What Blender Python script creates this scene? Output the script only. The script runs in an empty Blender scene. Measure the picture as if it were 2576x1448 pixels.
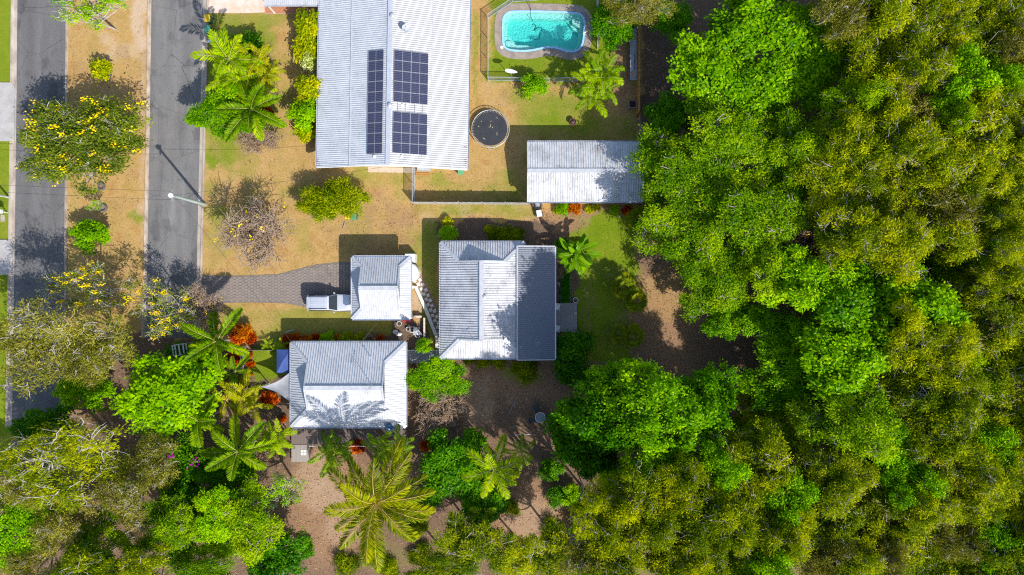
import bpy, bmesh, math, random
import numpy as np
from mathutils import Vector, Matrix, Euler
random.seed(7)
SC = bpy.context.scene
COL = SC.collection
R = math.radians
# ------------------------------------------------------------------ camera, sky, sun, exposure
H = 72.5                       # drone height, metres
S = 108.75 / 2576.0            # metres per photo unit on the ground (photo units: 2576 x 1448)
cam = bpy.data.cameras.new('camera'); cam.lens = 24; cam.sensor_width = 36; cam.clip_end = 2000
camo = bpy.data.objects.new('camera', cam); COL.objects.link(camo)
camo.location = (0, 0, H); camo.rotation_euler = (0, 0, 0)
SC.camera = camo
SUN_EL = R(43.0)
sx, sy = 0.634, -0.774          # horizontal direction towards the sun
W = bpy.data.worlds.new('World'); SC.world = W; W.use_nodes = True
nt = W.node_tree
sky = nt.nodes.new('ShaderNodeTexSky'); sky.sky_type = 'NISHITA'; sky.sun_disc = False
sky.sun_elevation = SUN_EL; sky.sun_rotation = math.atan2(sx, sy)
bg = nt.nodes['Background']; bg.inputs[1].default_value = 0.15
nt.links.new(sky.outputs[0], bg.inputs[0])
sun = bpy.data.lights.new('sun', 'SUN'); sun.energy = 4.4; sun.angle = R(0.53); sun.color = (1.0, 0.955, 0.89)
suno = bpy.data.objects.new('sun', sun); COL.objects.link(suno)
sv = Vector((sx*math.cos(SUN_EL), sy*math.cos(SUN_EL), math.sin(SUN_EL)))
suno.rotation_euler = sv.to_track_quat('Z', 'Y').to_euler(); suno.location = (20, -25, 60)
SC.view_settings.view_transform = 'Standard'; SC.view_settings.look = 'None'
SC.view_settings.exposure = 0.6; SC.view_settings.gamma = 1
SC.cycles.use_denoising = False; SC.cycles.pixel_filter_type = 'BLACKMAN_HARRIS'; SC.cycles.filter_width = 1.15; SC.cycles.sample_clamp_indirect = 4
SC.cycles.max_bounces = 6; SC.cycles.transparent_max_bounces = 8

def P(px, py, z=0.0):
    k = S * (1 - z / H)
    return ((px - 1288) * k, (724 - py) * k)
def P3(px, py, z=0.0):
    x, y = P(px, py, z); return (x, y, z)

# ------------------------------------------------------------------ materials
MATS = {}
def new_mat(name):
    m = bpy.data.materials.new(name); m.use_nodes = True
    return m, m.node_tree, m.node_tree.nodes['Principled BSDF']
def ramp_node(nt, cols):
    r = nt.nodes.new('ShaderNodeValToRGB'); e = r.color_ramp.elements
    while len(e) < len(cols): e.new(0.5)
    for i, (pos, c) in enumerate(cols):
        e[i].position = pos; e[i].color = (*c, 1)
    return r
def noise_node(nt, scale, detail=4, rough=0.6, vec=None, stretch=None):
    n = nt.nodes.new('ShaderNodeTexNoise'); n.inputs['Scale'].default_value = scale
    n.inputs['Detail'].default_value = detail; n.inputs['Roughness'].default_value = rough
    if stretch is not None:
        mp = nt.nodes.new('ShaderNodeMapping'); mp.inputs['Scale'].default_value = stretch
        nt.links.new(vec, mp.inputs[0]); vec = mp.outputs[0]
    if vec is not None: nt.links.new(vec, n.inputs['Vector'])
    return n
def mat(name, c1, c2=None, scale=3.0, rough=0.7, bump=0.0, metal=0.0, stretch=None, spec=0.4, lo=0.35, hi=0.65, bscale=None):
    if name in MATS: return MATS[name]
    m, nt, b = new_mat(name)
    b.inputs['Roughness'].default_value = rough; b.inputs['Metallic'].default_value = metal
    b.inputs['Specular IOR Level'].default_value = spec
    if c2 is None: c2 = tuple(c * 0.8 for c in c1)
    tc = nt.nodes.new('ShaderNodeTexCoord')
    n = noise_node(nt, scale, vec=tc.outputs['Object'], stretch=stretch or (1, 1, 1))
    r = ramp_node(nt, [(lo, c1), (hi, c2)])
    nt.links.new(n.outputs[0], r.inputs[0]); nt.links.new(r.outputs[0], b.inputs['Base Color'])
    if bump:
        n2 = noise_node(nt, bscale or scale * 6, vec=tc.outputs['Object'])
        bp = nt.nodes.new('ShaderNodeBump'); bp.inputs['Strength'].default_value = bump; bp.inputs['Distance'].default_value = 0.03
        nt.links.new(n2.outputs[0], bp.inputs['Height']); nt.links.new(bp.outputs[0], b.inputs['Normal'])
    MATS[name] = m; return m
LEAF_V = 1.12
def leaf_mat(name, c1, c2, c3=None, trans=0.35, rough=0.5, jitter=0.35):
    if name in MATS: return MATS[name]
    m, nt, b = new_mat(name)
    at = nt.nodes.new('ShaderNodeAttribute'); at.attribute_name = 'tint'
    oi = nt.nodes.new('ShaderNodeObjectInfo')
    mj = nt.nodes.new('ShaderNodeMath'); mj.operation = 'MULTIPLY_ADD'
    mj.inputs[1].default_value = jitter; nt.links.new(oi.outputs['Random'], mj.inputs[0]); nt.links.new(at.outputs['Fac'], mj.inputs[2])
    sb = nt.nodes.new('ShaderNodeMath'); sb.operation = 'SUBTRACT'; sb.inputs[1].default_value = jitter / 2; sb.use_clamp = True
    nt.links.new(mj.outputs[0], sb.inputs[0])
    cols = [(0.0, c1), (1.0, c2)] if c3 is None else [(0.0, c1), (0.55, c2), (1.0, c3)]
    r = ramp_node(nt, cols); nt.links.new(sb.outputs[0], r.inputs[0])
    hs = nt.nodes.new('ShaderNodeHueSaturation'); hs.inputs['Saturation'].default_value = 1.12; hs.inputs['Value'].default_value = LEAF_V; nt.links.new(r.outputs[0], hs.inputs['Color']); r = hs
    nt.links.new(r.outputs[0], b.inputs['Base Color'])
    b.inputs['Roughness'].default_value = rough; b.inputs['Specular IOR Level'].default_value = 0.07
    tr = nt.nodes.new('ShaderNodeBsdfTranslucent'); nt.links.new(r.outputs[0], tr.inputs[0])
    mx = nt.nodes.new('ShaderNodeMixShader'); mx.inputs[0].default_value = trans
    nt.links.new(b.outputs[0], mx.inputs[1]); nt.links.new(tr.outputs[0], mx.inputs[2])
    nt.links.new(mx.outputs[0], nt.nodes['Material Output'].inputs[0])
    MATS[name] = m; return m

# ------------------------------------------------------------------ mesh helpers
def fast_mesh(name, V, F, mats, tint=None, mi=None, smooth=False):
    """V (n,3), F (m,k) with constant k"""
    V = np.asarray(V, np.float32); F = np.asarray(F, np.int32)
    me = bpy.data.meshes.new(name); m, k = F.shape
    me.vertices.add(len(V)); me.vertices.foreach_set('co', V.ravel())
    me.loops.add(m * k); me.loops.foreach_set('vertex_index', F.ravel())
    me.polygons.add(m); me.polygons.foreach_set('loop_start', np.arange(0, m * k, k, dtype=np.int32))
    if smooth: me.polygons.foreach_set('use_smooth', np.ones(m, bool))
    if mi is not None: me.polygons.foreach_set('material_index', np.asarray(mi, np.int32))
    me.update(calc_edges=True)
    for mm in (mats if isinstance(mats, (list, tuple)) else [mats]): me.materials.append(mm)
    if tint is not None:
        a = me.attributes.new('tint', 'FLOAT', 'FACE'); a.data.foreach_set('value', np.asarray(tint, np.float32))
    return me
def link(name, data, parent=None, loc=(0, 0, 0), rot=(0, 0, 0), scale=None):
    o = bpy.data.objects.new(name, data); COL.objects.link(o)
    o.location = loc; o.rotation_euler = rot
    if scale is not None: o.scale = scale
    if parent is not None: o.parent = parent
    return o
def tag(o, label, cat, group=None):
    o['label'] = label; o['category'] = cat
    if group: o['group'] = group
    return o
def thing(name, label, cat, loc=(0, 0, 0), rz=0.0, group=None):
    return tag(link(name, None, loc=loc, rot=(0, 0, rz)), label, cat, group)
def structure(o): o['kind'] = 'structure'; return o
def stuff(o): o['kind'] = 'stuff'; return o

class MB:
    def __init__(s): s.v = []; s.f = []; s.m = []
    def add(s, vs, fs, mi=0):
        n = len(s.v); s.v += [tuple(v) for v in vs]; s.f += [[i + n for i in f] for f in fs]; s.m += [mi] * len(fs); return s
    def box(s, x0, x1, y0, y1, z0, z1, mi=0):
        vs = [(x0,y0,z0),(x1,y0,z0),(x1,y1,z0),(x0,y1,z0),(x0,y0,z1),(x1,y0,z1),(x1,y1,z1),(x0,y1,z1)]
        return s.add(vs, [[0,3,2,1],[4,5,6,7],[0,1,5,4],[1,2,6,5],[2,3,7,6],[3,0,4,7]], mi)
    def frust(s, x0, x1, y0, y1, z0, X0, X1, Y0, Y1, z1, mi=0):
        vs = [(x0,y0,z0),(x1,y0,z0),(x1,y1,z0),(x0,y1,z0),(X0,Y0,z1),(X1,Y0,z1),(X1,Y1,z1),(X0,Y1,z1)]
        return s.add(vs, [[0,3,2,1],[4,5,6,7],[0,1,5,4],[1,2,6,5],[2,3,7,6],[3,0,4,7]], mi)
    def bar(s, p0, p1, w, h=None, mi=0):
        h = h or w
        p0 = Vector(p0); p1 = Vector(p1); d = (p1 - p0).normalized()
        up = Vector((0, 0, 1)) if abs(d.z) < 0.95 else Vector((1, 0, 0))
        a = d.cross(up).normalized() * (w / 2); b = a.cross(d).normalized() * (h / 2)
        vs = [p0-a-b, p0+a-b, p0+a+b, p0-a+b, p1-a-b, p1+a-b, p1+a+b, p1-a+b]
        return s.add(vs, [[0,1,2,3],[7,6,5,4],[0,4,5,1],[1,5,6,2],[2,6,7,3],[3,7,4,0]], mi)
    def lathe(s, prof, n=14, c=(0, 0, 0), mi=0, cap=True, sx=1.0, sy=1.0):
        vs = []; fs = []
        for r, z in prof:
            for i in range(n):
                a = 2 * math.pi * i / n; vs.append((c[0] + r * sx * math.cos(a), c[1] + r * sy * math.sin(a), c[2] + z))
        for j in range(len(prof) - 1):
            for i in range(n):
                k = (i + 1) % n; fs.append([j*n+i, j*n+k, (j+1)*n+k, (j+1)*n+i])
        if cap: fs.append(list(range(n))[::-1]); fs.append([(len(prof)-1)*n+i for i in range(n)])
        return s.add(vs, fs, mi)
    def tube(s, pts, r, n=6, mi=0):
        pts = [Vector(p) for p in pts]; rs = r if isinstance(r, (list, tuple)) else [r] * len(pts)
        vs = []; fs = []
        for i, p in enumerate(pts):
            d = (pts[min(i+1, len(pts)-1)] - pts[max(i-1, 0)]).normalized()
            up = Vector((0, 0, 1)) if abs(d.z) < 0.9 else Vector((1, 0, 0))
            a = d.cross(up).normalized(); b = a.cross(d)
            for k in range(n):
                t = 2 * math.pi * k / n; vs.append(p + a * (rs[i] * math.cos(t)) + b * (rs[i] * math.sin(t)))
        for i in range(len(pts) - 1):
            for k in range(n):
                q = (k + 1) % n; fs.append([i*n+k, i*n+q, (i+1)*n+q, (i+1)*n+k])
        fs.append(list(range(n))); fs.append([(len(pts)-1)*n+k for k in range(n)][::-1])
        return s.add(vs, fs, mi)
    def prism(s, poly, z0, z1, mi=0):
        n = len(poly); vs = [(x, y, z0) for x, y in poly] + [(x, y, z1) for x, y in poly]
        fs = [list(range(n))[::-1], list(range(n, 2*n))] + [[i, (i+1) % n, n+(i+1) % n, n+i] for i in range(n)]
        return s.add(vs, fs, mi)
    def mesh(s, name, mats, smooth=False, bevel=0.0):
        me = bpy.data.meshes.new(name); me.from_pydata(s.v, [], s.f)
        for mm in (mats if isinstance(mats, (list, tuple)) else [mats]): me.materials.append(mm)
        me.polygons.foreach_set('material_index', np.array(s.m, np.int32))
        bm = bmesh.new(); bm.from_mesh(me); bmesh.ops.recalc_face_normals(bm, faces=bm.faces)
        if bevel: bmesh.ops.bevel(bm, geom=list(bm.edges), offset=bevel, segments=2, affect='EDGES', profile=0.6)
        bm.to_mesh(me); bm.free()
        if smooth: me.polygons.foreach_set('use_smooth', np.ones(len(me.polygons), bool))
        me.update(); return me
    def build(s, name, mats, parent=None, loc=(0, 0, 0), rot=(0, 0, 0), smooth=False, bevel=0.0):
        return link(name, s.mesh(name, mats, smooth, bevel), parent, loc, rot)

# ------------------------------------------------------------------ numpy value noise
def vnoise(x, y, seed=0):
    xi = np.floor(x).astype(np.int64); yi = np.floor(y).astype(np.int64); fx = x - xi; fy = y - yi
    def h(a, b):
        n = (a * 374761393 + b * 668265263 + seed * 1442695041) & 0x7fffffff
        n = ((n ^ (n >> 13)) * 1274126177) & 0x7fffffff
        return ((n ^ (n >> 16)) & 0xffff) / 65535.0
    u = fx*fx*(3-2*fx); v = fy*fy*(3-2*fy)
    return (h(xi, yi)*(1-u) + h(xi+1, yi)*u)*(1-v) + (h(xi, yi+1)*(1-u) + h(xi+1, yi+1)*u)*v
def fbm(x, y, seed=0, o=4):
    t = 0; a = 0.5
    for i in range(o): t = t + a * vnoise(x * 2**i, y * 2**i, seed + i); a *= 0.5
    return t
def sstep(a, b, x):
    t = np.clip((x - a) / (b - a), 0, 1); return t*t*(3-2*t)

# ------------------------------------------------------------------ ground (one sheet, with zones of grass, litter, sand and soil)
pool_cr = [(378,200),(385,140),(410,108),(450,97),(570,95),(700,97),(820,101),(930,109),(965,126),(985,170),(983,220),(980,270),(970,330),(945,370),(900,387),
           (850,381),(800,366),(760,356),(700,356),(640,368),(560,381),(470,380),(410,368),(385,340),(378,280)]
C4 = lambda c: ((1700 + c[0]*0.4972) / 1.4907, (c[1]*0.4972) / 1.4907)
pool_p = [C4(c) for c in pool_cr]
POOL = [P(x, y) for x, y in pool_p]
pc = (sum(p[0] for p in POOL)/len(POOL), sum(p[1] for p in POOL)/len(POOL))

def zones(px, py):
    wx = (fbm(px/38, py/38, 3) - 0.47) * 46; wy = (fbm(px/38, py/38, 11) - 0.47) * 46
    wx = wx + (fbm(px/9, py/9, 5) - .47)*20; wy = wy + (fbm(px/9, py/9, 15) - .47)*20
    x = px + wx; y = py + wy
    sh = px.shape; Wt = [np.zeros(sh) for _ in range(5)]; Wt[2] += 0.35; Wt[4] += 0.65
    def paint(m, c, s=1.0):
        m = m * s
        for i in range(5): Wt[i] *= (1 - m)
        Wt[c] += m
    def rect(x0, x1, y0, y1, soft=10, X=None, Y=None):
        X = x if X is None else X; Y = y if Y is None else Y
        d = np.maximum(np.maximum(x0 - X, X - x1), np.maximum(y0 - Y, Y - y1)); return 1 - sstep(-soft, soft, d)
    def ell(cx, cy, rx, ry, soft=0.35):
        return 1 - sstep(1 - soft, 1 + soft, np.sqrt(((x-cx)/rx)**2 + ((y-cy)/ry)**2))
    nz = fbm(px/60, py/60, 23); nz2 = fbm(px/20, py/20, 31)
    D, G, L, B, K = 0, 1, 2, 3, 4
    paint(rect(-200, 1120, -200, 840, 12), D); paint(rect(900, 1615, -200, 560, 8), D)
    paint(rect(1040, 1130, 540, 900, 10), D); paint(rect(560, 1010, 770, 862, 8), D)
    paint(rect(1440, 1600, 540, 910, 18), G)
    paint(ell(2300, 700, 330, 1100, .1), G, .35); paint(ell(2000, 1400, 560, 260, .15), G, .3)
    # median: bare pale ground
    paint(rect(170, 375, -100, 800, 4, px, py), D)
    paint(ell(352, 55, 22, 90), B, 0.85); paint(ell(300, 130, 38, 22), B, 0.55); paint(ell(262, 95, 26, 22), B, 0.5); paint(ell(362, 300, 10, 200), B, .5)
    paint(ell(270, 180, 30, 50), B, 0.25); paint(ell(365, 560, 18, 70), B, 0.5)
    paint(rect(168, 374, 120, 330), K, 0.12); paint(sstep(.42, .62, nz) * rect(172, 374, -90, 690), K, 0.22)
    paint(rect(172, 200, 400, 760), G, 0.22); paint(ell(345, 555, 14, 22), G, .6)
    # verge on the far side of the street
    paint(rect(-300, 30, -100, 1200, 3, px, py), G, 0.9)
    # front lawn of the big house
    paint(rect(512, 700, 30, 190, 20), G, 0.55); paint(rect(512, 600, 150, 420, 18), G, 0.62); paint(ell(555, 585, 50, 70), G, 0.4)
    paint(ell(530, 400, 16, 16), G, .7); paint(ell(565, 540, 30, 20), G, .3)
    paint(ell(670, 215, 26, 105, .2), K, 0.9); paint(ell(640, 330, 40, 30), K, .5)
    paint(rect(512, 800, -50, 500) * sstep(.45, .6, nz), G, .22)
    paint(ell(790, 290, 25, 110), K, .4); paint(ell(785, 100, 30, 80), K, .4)
    nz3 = fbm(px/48, py/48, 51); nz4 = fbm(px/34, py/34, 63)
    paint(sstep(.46, .62, nz3) * rect(500, 1620, -100, 720), G, .34); paint(sstep(.50, .64, nz4) * rect(172, 1620, -100, 720), L, .30); paint(sstep(.52, .66, fbm(px/26, py/26, 71)) * rect(172, 1620, -100, 720), B, .16)
    # garden of the big house
    paint(rect(1230, 1600, -60, 205, 6), G, 0.88); paint(rect(1290, 1500, 220, 330, 30), G, 0.5); paint(ell(1430, 290, 110, 45), G, .35)
    paint(rect(1330, 1600, 300, 360), G, .35); paint(ell(1245, 235, 40, 40), B, 0.12)
    paint(rect(1180, 1226, -60, 520), D, .5); paint(ell(1196, 140, 10, 130), G, .5)
    paint(ell(1560, 160, 30, 90), L, 0.75); paint(ell(1580, 250, 25, 60), L, .4); paint(ell(1545, 30, 50, 60), G, .6)
    paint(rect(1040, 1330, 425, 510, 6) * sstep(.4, .62, nz), G, .35); paint(ell(1350, 470, 14, 20), K, .3)
    paint(rect(860, 1040, 420, 470, 8), G, .3); paint(rect(1040, 1350, 512, 545, 6), G, 0.35); paint(sstep(.45, .6, nz2) * rect(1040, 1600, 512, 560), B, .3)
    paint(ell(1400, 560, 70, 25), L, .6); paint(ell(1500, 530, 90, 12), L, .7)
    # beside the cottage
    paint(rect(1100, 1395, 556, 612, 7), K, 1.0); paint(rect(1060, 1107, 560, 900, 9), G, 0.6)
    paint(ell(1052, 640, 16, 60), G, .5)
    paint(rect(905, 1010, 520, 640) , L, .18); paint(sstep(.4, .62, nz) * rect(780, 1060, 440, 700), L, .3)
    paint(ell(1062, 745, 16, 30), B, .5); paint(rect(1040, 1062, 720, 800, 4), B, .5)
    paint(rect(985, 1072, 803, 882, 5), K, 1.0)
    paint(rect(560, 990, 772, 855, 12), G, 0.55); paint(ell(640, 800, 60, 26), D, .45)
    paint(rect(700, 990, 846, 866, 5), K, .9)
    paint(rect(634, 735, 876, 950, 5), G, 0.85); paint(rect(634, 735, 945, 1060, 7), K, .6); paint(ell(660, 985, 40, 30), G, .4)
    # yard behind the cottages
    paint(rect(1395, 1452, 640, 765, 4), K, .9)
    paint(ell(1530, 600, 70, 60), G, .9); paint(ell(1480, 800, 20, 100), L, .35); paint(ell(1545, 840, 30, 60), L, .25)
    paint(ell(1730, 800, 150, 150), L, .8); paint(ell(1690, 740, 90, 70), D, .45); paint(ell(1800, 880, 80, 70), K, .5)
    paint(ell(1650, 120, 45, 170), K, 0.75)
    paint(ell(1300, 1010, 150, 100), L, .7); paint(ell(1330, 1060, 110, 60), K, .55); paint(ell(1310, 945, 70, 20), G, .5)
    paint(ell(1200, 1010, 40, 60), B, .35)
    paint(ell(830, 1270, 110, 150), L, .8); paint(ell(820, 1250, 70, 45), B, .4); paint(ell(860, 1330, 50, 40), B, .35); paint(ell(790, 1180, 60, 40), B, .35)
    paint(ell(950, 1400, 120, 40), G, .22); paint(ell(1345, 1310, 95, 90), L, .85); paint(ell(1340, 1300, 70, 60), B, .35)
    paint(ell(215, 1010, 70, 55), L, .95)
    return np.stack(Wt, -1)
xs = np.unique(np.concatenate([[-600, -300, -160, -100, -75], np.arange(-60, 60.01, 0.32), [75, 100, 160, 300, 600]]))
ys = np.unique(np.concatenate([[-600, -300, -160, -90, -55, -42], np.arange(-35, 35.01, 0.32), [42, 55, 90, 160, 300, 600]]))
GX, GY = np.meshgrid(xs, ys); nx, ny = len(xs), len(ys)
idx = np.arange(nx*ny).reshape(ny, nx)
F = np.stack([idx[:-1, :-1], idx[:-1, 1:], idx[1:, 1:], idx[1:, :-1]], -1).reshape(-1, 4)
def inside(poly, X, Y):
    c = np.zeros(X.shape, bool); n = len(poly)
    for i in range(n):
        x1, y1 = poly[i]; x2, y2 = poly[(i+1) % n]
        t = ((y1 > Y) != (y2 > Y)) & (X < (x2-x1)*(Y-y1)/((y2-y1) or 1e-9) + x1); c ^= t
    return c
POOLG = [(pc[0] + (x-pc[0])*1.06, pc[1] + (y-pc[1])*1.12) for x, y in POOL]
fxc = GX.ravel()[F].mean(1); fyc = GY.ravel()[F].mean(1)
F = F[~inside(POOLG, fxc, fyc)]
WT = zones(GX.ravel()/S + 1288, 724 - GY.ravel()/S)
gz = np.zeros(nx*ny)
m, nt, b = new_mat('ground_cover')
at = nt.nodes.new('ShaderNodeAttribute'); at.attribute_name = 'zone'
tc = nt.nodes.new('ShaderNodeTexCoord'); ob = tc.outputs['Object']
sp = nt.nodes.new('ShaderNodeSeparateColor'); nt.links.new(at.outputs['Color'], sp.inputs[0])
def nramp(scale, cols, detail=5, rough=.65, stretch=None):
    n = noise_node(nt, scale, detail, rough, ob, stretch or (1, 1, 1)); r = ramp_node(nt, cols); nt.links.new(n.outputs[0], r.inputs[0]); return r.outputs[0]
def mixc(f, a, c):
    x = nt.nodes.new('ShaderNodeMix'); x.data_type = 'RGBA'; nt.links.new(a, x.inputs[6]); nt.links.new(c, x.inputs[7])
    if f is not None: nt.links.new(f, x.inputs[0])
    return x
dry1 = nramp(0.42, [(.28, (.23,.20,.045)), (.40, (.37,.25,.085)), (.52, (.50,.325,.145)), (.60, (.41,.225,.085)), (.72, (.29,.17,.085))], 7, .68)
dry2 = nramp(4.5, [(.25, (.15,.105,.04)), (.5, (.42,.275,.105)), (.75, (.66,.48,.25))], 8, .85)
dry = mixc(None, dry1, dry2); dry.inputs[0].default_value = .5
gr1 = nramp(0.6, [(.28, (.09,.18,.012)), (.5, (.155,.235,.016)), (.72, (.27,.27,.045))], 6, .65)
gr2 = nramp(5.0, [(.25, (.05,.10,.008)), (.5, (.18,.23,.02)), (.78, (.36,.36,.08))], 8, .85)
grn = mixc(None, gr1, gr2); grn.inputs[0].default_value = .45
li1 = nramp(14.0, [(.2, (.07,.042,.026)), (.42, (.22,.13,.08)), (.58, (.38,.235,.14)), (.8, (.58,.42,.28))], 8, .8)
ba1 = nramp(6.0, [(.2, (.36,.25,.16)), (.55, (.55,.42,.30)), (.8, (.68,.57,.45))], 7, .7)
so1 = nramp(8.0, [(.2, (.06,.043,.032)), (.5, (.15,.105,.075)), (.85, (.27,.19,.135))], 7, .75)
def sharp(out, lo=.30, hi=.70):
    n = noise_node(nt, 5.0, 6, .75, ob)
    a = nt.nodes.new('ShaderNodeMath'); a.operation = 'MULTIPLY_ADD'; a.inputs[1].default_value = .9; nt.links.new(n.outputs[0], a.inputs[0])
    s_ = nt.nodes.new('ShaderNodeMath'); s_.operation = 'SUBTRACT'; s_.inputs[1].default_value = .45; nt.links.new(out, s_.inputs[0]); nt.links.new(s_.outputs[0], a.inputs[2])
    mr = nt.nodes.new('ShaderNodeMapRange'); mr.interpolation_type = 'SMOOTHSTEP'; mr.inputs[1].default_value = lo; mr.inputs[2].default_value = hi
    nt.links.new(a.outputs[0], mr.inputs[0]); return mr.outputs[0]
c = mixc(sharp(sp.outputs[0], .0, 1.0), dry.outputs[2], grn.outputs[2])
c = mixc(sharp(sp.outputs[1], .1, .9), c.outputs[2], li1)
c = mixc(sharp(sp.outputs[2], .0, 1.1), c.outputs[2], ba1)
c = mixc(sharp(at.outputs['Alpha'], .1, .9), c.outputs[2], so1)
hs = nt.nodes.new('ShaderNodeHueSaturation'); hs.inputs['Value'].default_value = .86; hs.inputs['Saturation'].default_value = 1.05; nt.links.new(c.outputs[2], hs.inputs['Color'])
nt.links.new(hs.outputs[0], b.inputs['Base Color']); b.inputs['Roughness'].default_value = .95; b.inputs['Specular IOR Level'].default_value = .1
bn = noise_node(nt, 16, 5, .7, ob); bp = nt.nodes.new('ShaderNodeBump'); bp.inputs['Strength'].default_value = .55; bp.inputs['Distance'].default_value = .08
nt.links.new(bn.outputs[0], bp.inputs['Height']); nt.links.new(bp.outputs[0], b.inputs['Normal'])
me = fast_mesh('ground', np.stack([GX.ravel(), GY.ravel(), gz], -1), F, m)
ca = me.attributes.new('zone', 'FLOAT_COLOR', 'POINT')
cum = WT.copy(); tot = cum[:, 0].copy()          # convert to successive mix factors
fac = np.zeros((len(WT), 4))
for i in range(4):
    a_ = WT[:, i+1]; fac[:, i] = a_ / np.maximum(tot + a_, 1e-6); tot = tot + a_
ca.data.foreach_set('color', fac.astype(np.float32).ravel())
structure(link('ground', me))
def zone_at(x, y):
    return zones(np.asarray(x)/S + 1288, 724 - np.asarray(y)/S)

# ------------------------------------------------------------------ roads, kerbs, driveways
def road_mat(name, base):
    m, nt, b = new_mat(name); tc = nt.nodes.new('ShaderNodeTexCoord'); ob = tc.outputs['Object']
    n1 = noise_node(nt, .35, 4, .6, ob, (2.2, .22, 1)); r1 = ramp_node(nt, [(.3, tuple(v*.78 for v in base)), (.55, base), (.75, tuple(v*1.28 for v in base))])
    n2 = noise_node(nt, 7, 7, .8, ob); r2 = ramp_node(nt, [(.25, (.62, .62, .62)), (.5, (1, 1, 1)), (.78, (1.35, 1.33, 1.3))])
    n3 = noise_node(nt, .9, 3, .5, ob); r3 = ramp_node(nt, [(.3, (.82, .82, .84)), (.42, (1, 1, 1)), (.7, (1.06, 1.05, 1.03))])
    nt.links.new(n1.outputs[0], r1.inputs[0]); nt.links.new(n2.outputs[0], r2.inputs[0]); nt.links.new(n3.outputs[0], r3.inputs[0])
    def mul(a, c):
        x = nt.nodes.new('ShaderNodeMix'); x.data_type = 'RGBA'; x.blend_type = 'MULTIPLY'; x.inputs[0].default_value = 1; x.clamp_result = False
        nt.links.new(a, x.inputs[6]); nt.links.new(c, x.inputs[7]); return x.outputs[2]
    vw = nt.nodes.new('ShaderNodeTexVoronoi'); vw.feature = 'DISTANCE_TO_EDGE'; vw.inputs['Scale'].default_value = .22
    nw = noise_node(nt, .8, 5, .7, ob); av = nt.nodes.new('ShaderNodeMix'); av.data_type = 'RGBA'; av.inputs[0].default_value = .35; av.blend_type = 'ADD'
    nt.links.new(ob, av.inputs[6]); nt.links.new(nw.outputs[1], av.inputs[7]); nt.links.new(av.outputs[2], vw.inputs['Vector'])
    r4 = ramp_node(nt, [(.002, (.62, .62, .62)), (.008, (1, 1, 1))]); nt.links.new(vw.outputs[0], r4.inputs[0])
    n5 = noise_node(nt, .22, 3, .55, ob, (1.6, 1, 1)); r5 = ramp_node(nt, [(.36, (.72, .72, .74)), (.42, (1, 1, 1)), (.62, (1, 1, 1)), (.70, (1.16, 1.13, 1.08))]); nt.links.new(n5.outputs[0], r5.inputs[0])
    o1 = mul(mul(mul(mul(r1.outputs[0], r2.outputs[0]), r3.outputs[0]), r4.outputs[0]), r5.outputs[0])
    nt.links.new(o1, b.inputs['Base Color']); b.inputs['Roughness'].default_value = .85; b.inputs['Specular IOR Level'].default_value = .25
    bp = nt.nodes.new('ShaderNodeBump'); bp.inputs['Strength'].default_value = .4; bp.inputs['Distance'].default_value = .02
    nn = noise_node(nt, 40, 3, .7, ob); nt.links.new(nn.outputs[0], bp.inputs['Height']); nt.links.new(bp.outputs[0], b.inputs['Normal'])
    return m
def strip(name, left, right, z, material, sub=6):
    """left/right: photo polylines with the same number of points"""
    mb = MB(); vs = []; fs = []
    for (a, c_) in zip(left, right):
        for j in range(sub + 1):
            t = j / sub; vs.append((*P(a[0]*(1-t)+c_[0]*t, a[1]*(1-t)+c_[1]*t), z))
    for i in range(len(left)-1):
        for j in range(sub):
            q = i*(sub+1)+j; fs.append([q, q+1, q+sub+2, q+sub+1])
    mb.add(vs, fs); return structure(mb.build(name, material))
asph = road_mat('asphalt', (.122, .118, .117)); asph2 = road_mat('asphalt_old', (.152, .147, .144))
Y0 = [-80, 0, 360, 690, 1075]
strip('road', [(44, -80), (43, 0), (39.5, 360), (35, 690), (29, 1075)], [(168, -80), (167, 0), (165, 360), (163, 690), (158, 1075)], .008, asph)
strip('road', [(381, -80), (380, 0), (376, 300), (369, 690), (364, 850)], [(515, -80), (513, 0), (504, 360), (496, 690), (492, 850)], .008, asph2)
kerbm = mat('kerb_concrete', (.42, .36, .30), (.25, .20, .16), 1.6, .9, .3, stretch=(1, .35, 1), lo=.35, hi=.7)
kerbm2 = mat('kerb_edge', (.46, .38, .30), (.22, .16, .11), 2.2, .9, .3, stretch=(1, .4, 1), lo=.3, hi=.7)
def kerb(pts, w, h, toward, material):
    """profile: gutter pan on the road side, then a rolled kerb up to h"""
    mb = MB(); prof = [(0, .010), (w*.42, .022), (w*.55, .03), (w*.66, h*.85), (w*.8, h), (w, h), (w, -.05)]
    vs = []; fs = []
    for x, y in pts:
        X, Y = P(x, y)
        for (o, z) in prof: vs.append((X + toward*o, Y, z))
    n = len(prof)
    for i in range(len(pts)-1):
        for j in range(n-1): fs.append([i*n+j, i*n+j+1, (i+1)*n+j+1, (i+1)*n+j])
    mb.add(vs, fs); return structure(mb.build('kerb', material))
def lerp_pts(pts, n):
    out = []
    for (a, b_) in zip(pts[:-1], pts[1:]):
        for i in range(n): t = i/n; out.append((a[0]*(1-t)+b_[0]*t, a[1]*(1-t)+b_[1]*t))
    return out + [pts[-1]]
kerb([(45, -80), (44, 0), (40.5, 360), (36, 690), (30, 1075)], .62, .12, -1, kerbm)
kerb([(166, -80), (165.5, 0), (163.5, 360), (161.5, 690), (156.5, 1075)], .30, .11, 1, kerbm2)
kerb([(382, -80), (381, 0), (377, 300), (370, 690), (365, 850)], .36, .11, -1, kerbm2)
kerb([(513.5, -80), (511.5, 0), (502.5, 360), (494.5, 690), (490.5, 850)], .60, .12, 1, kerbm)
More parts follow.
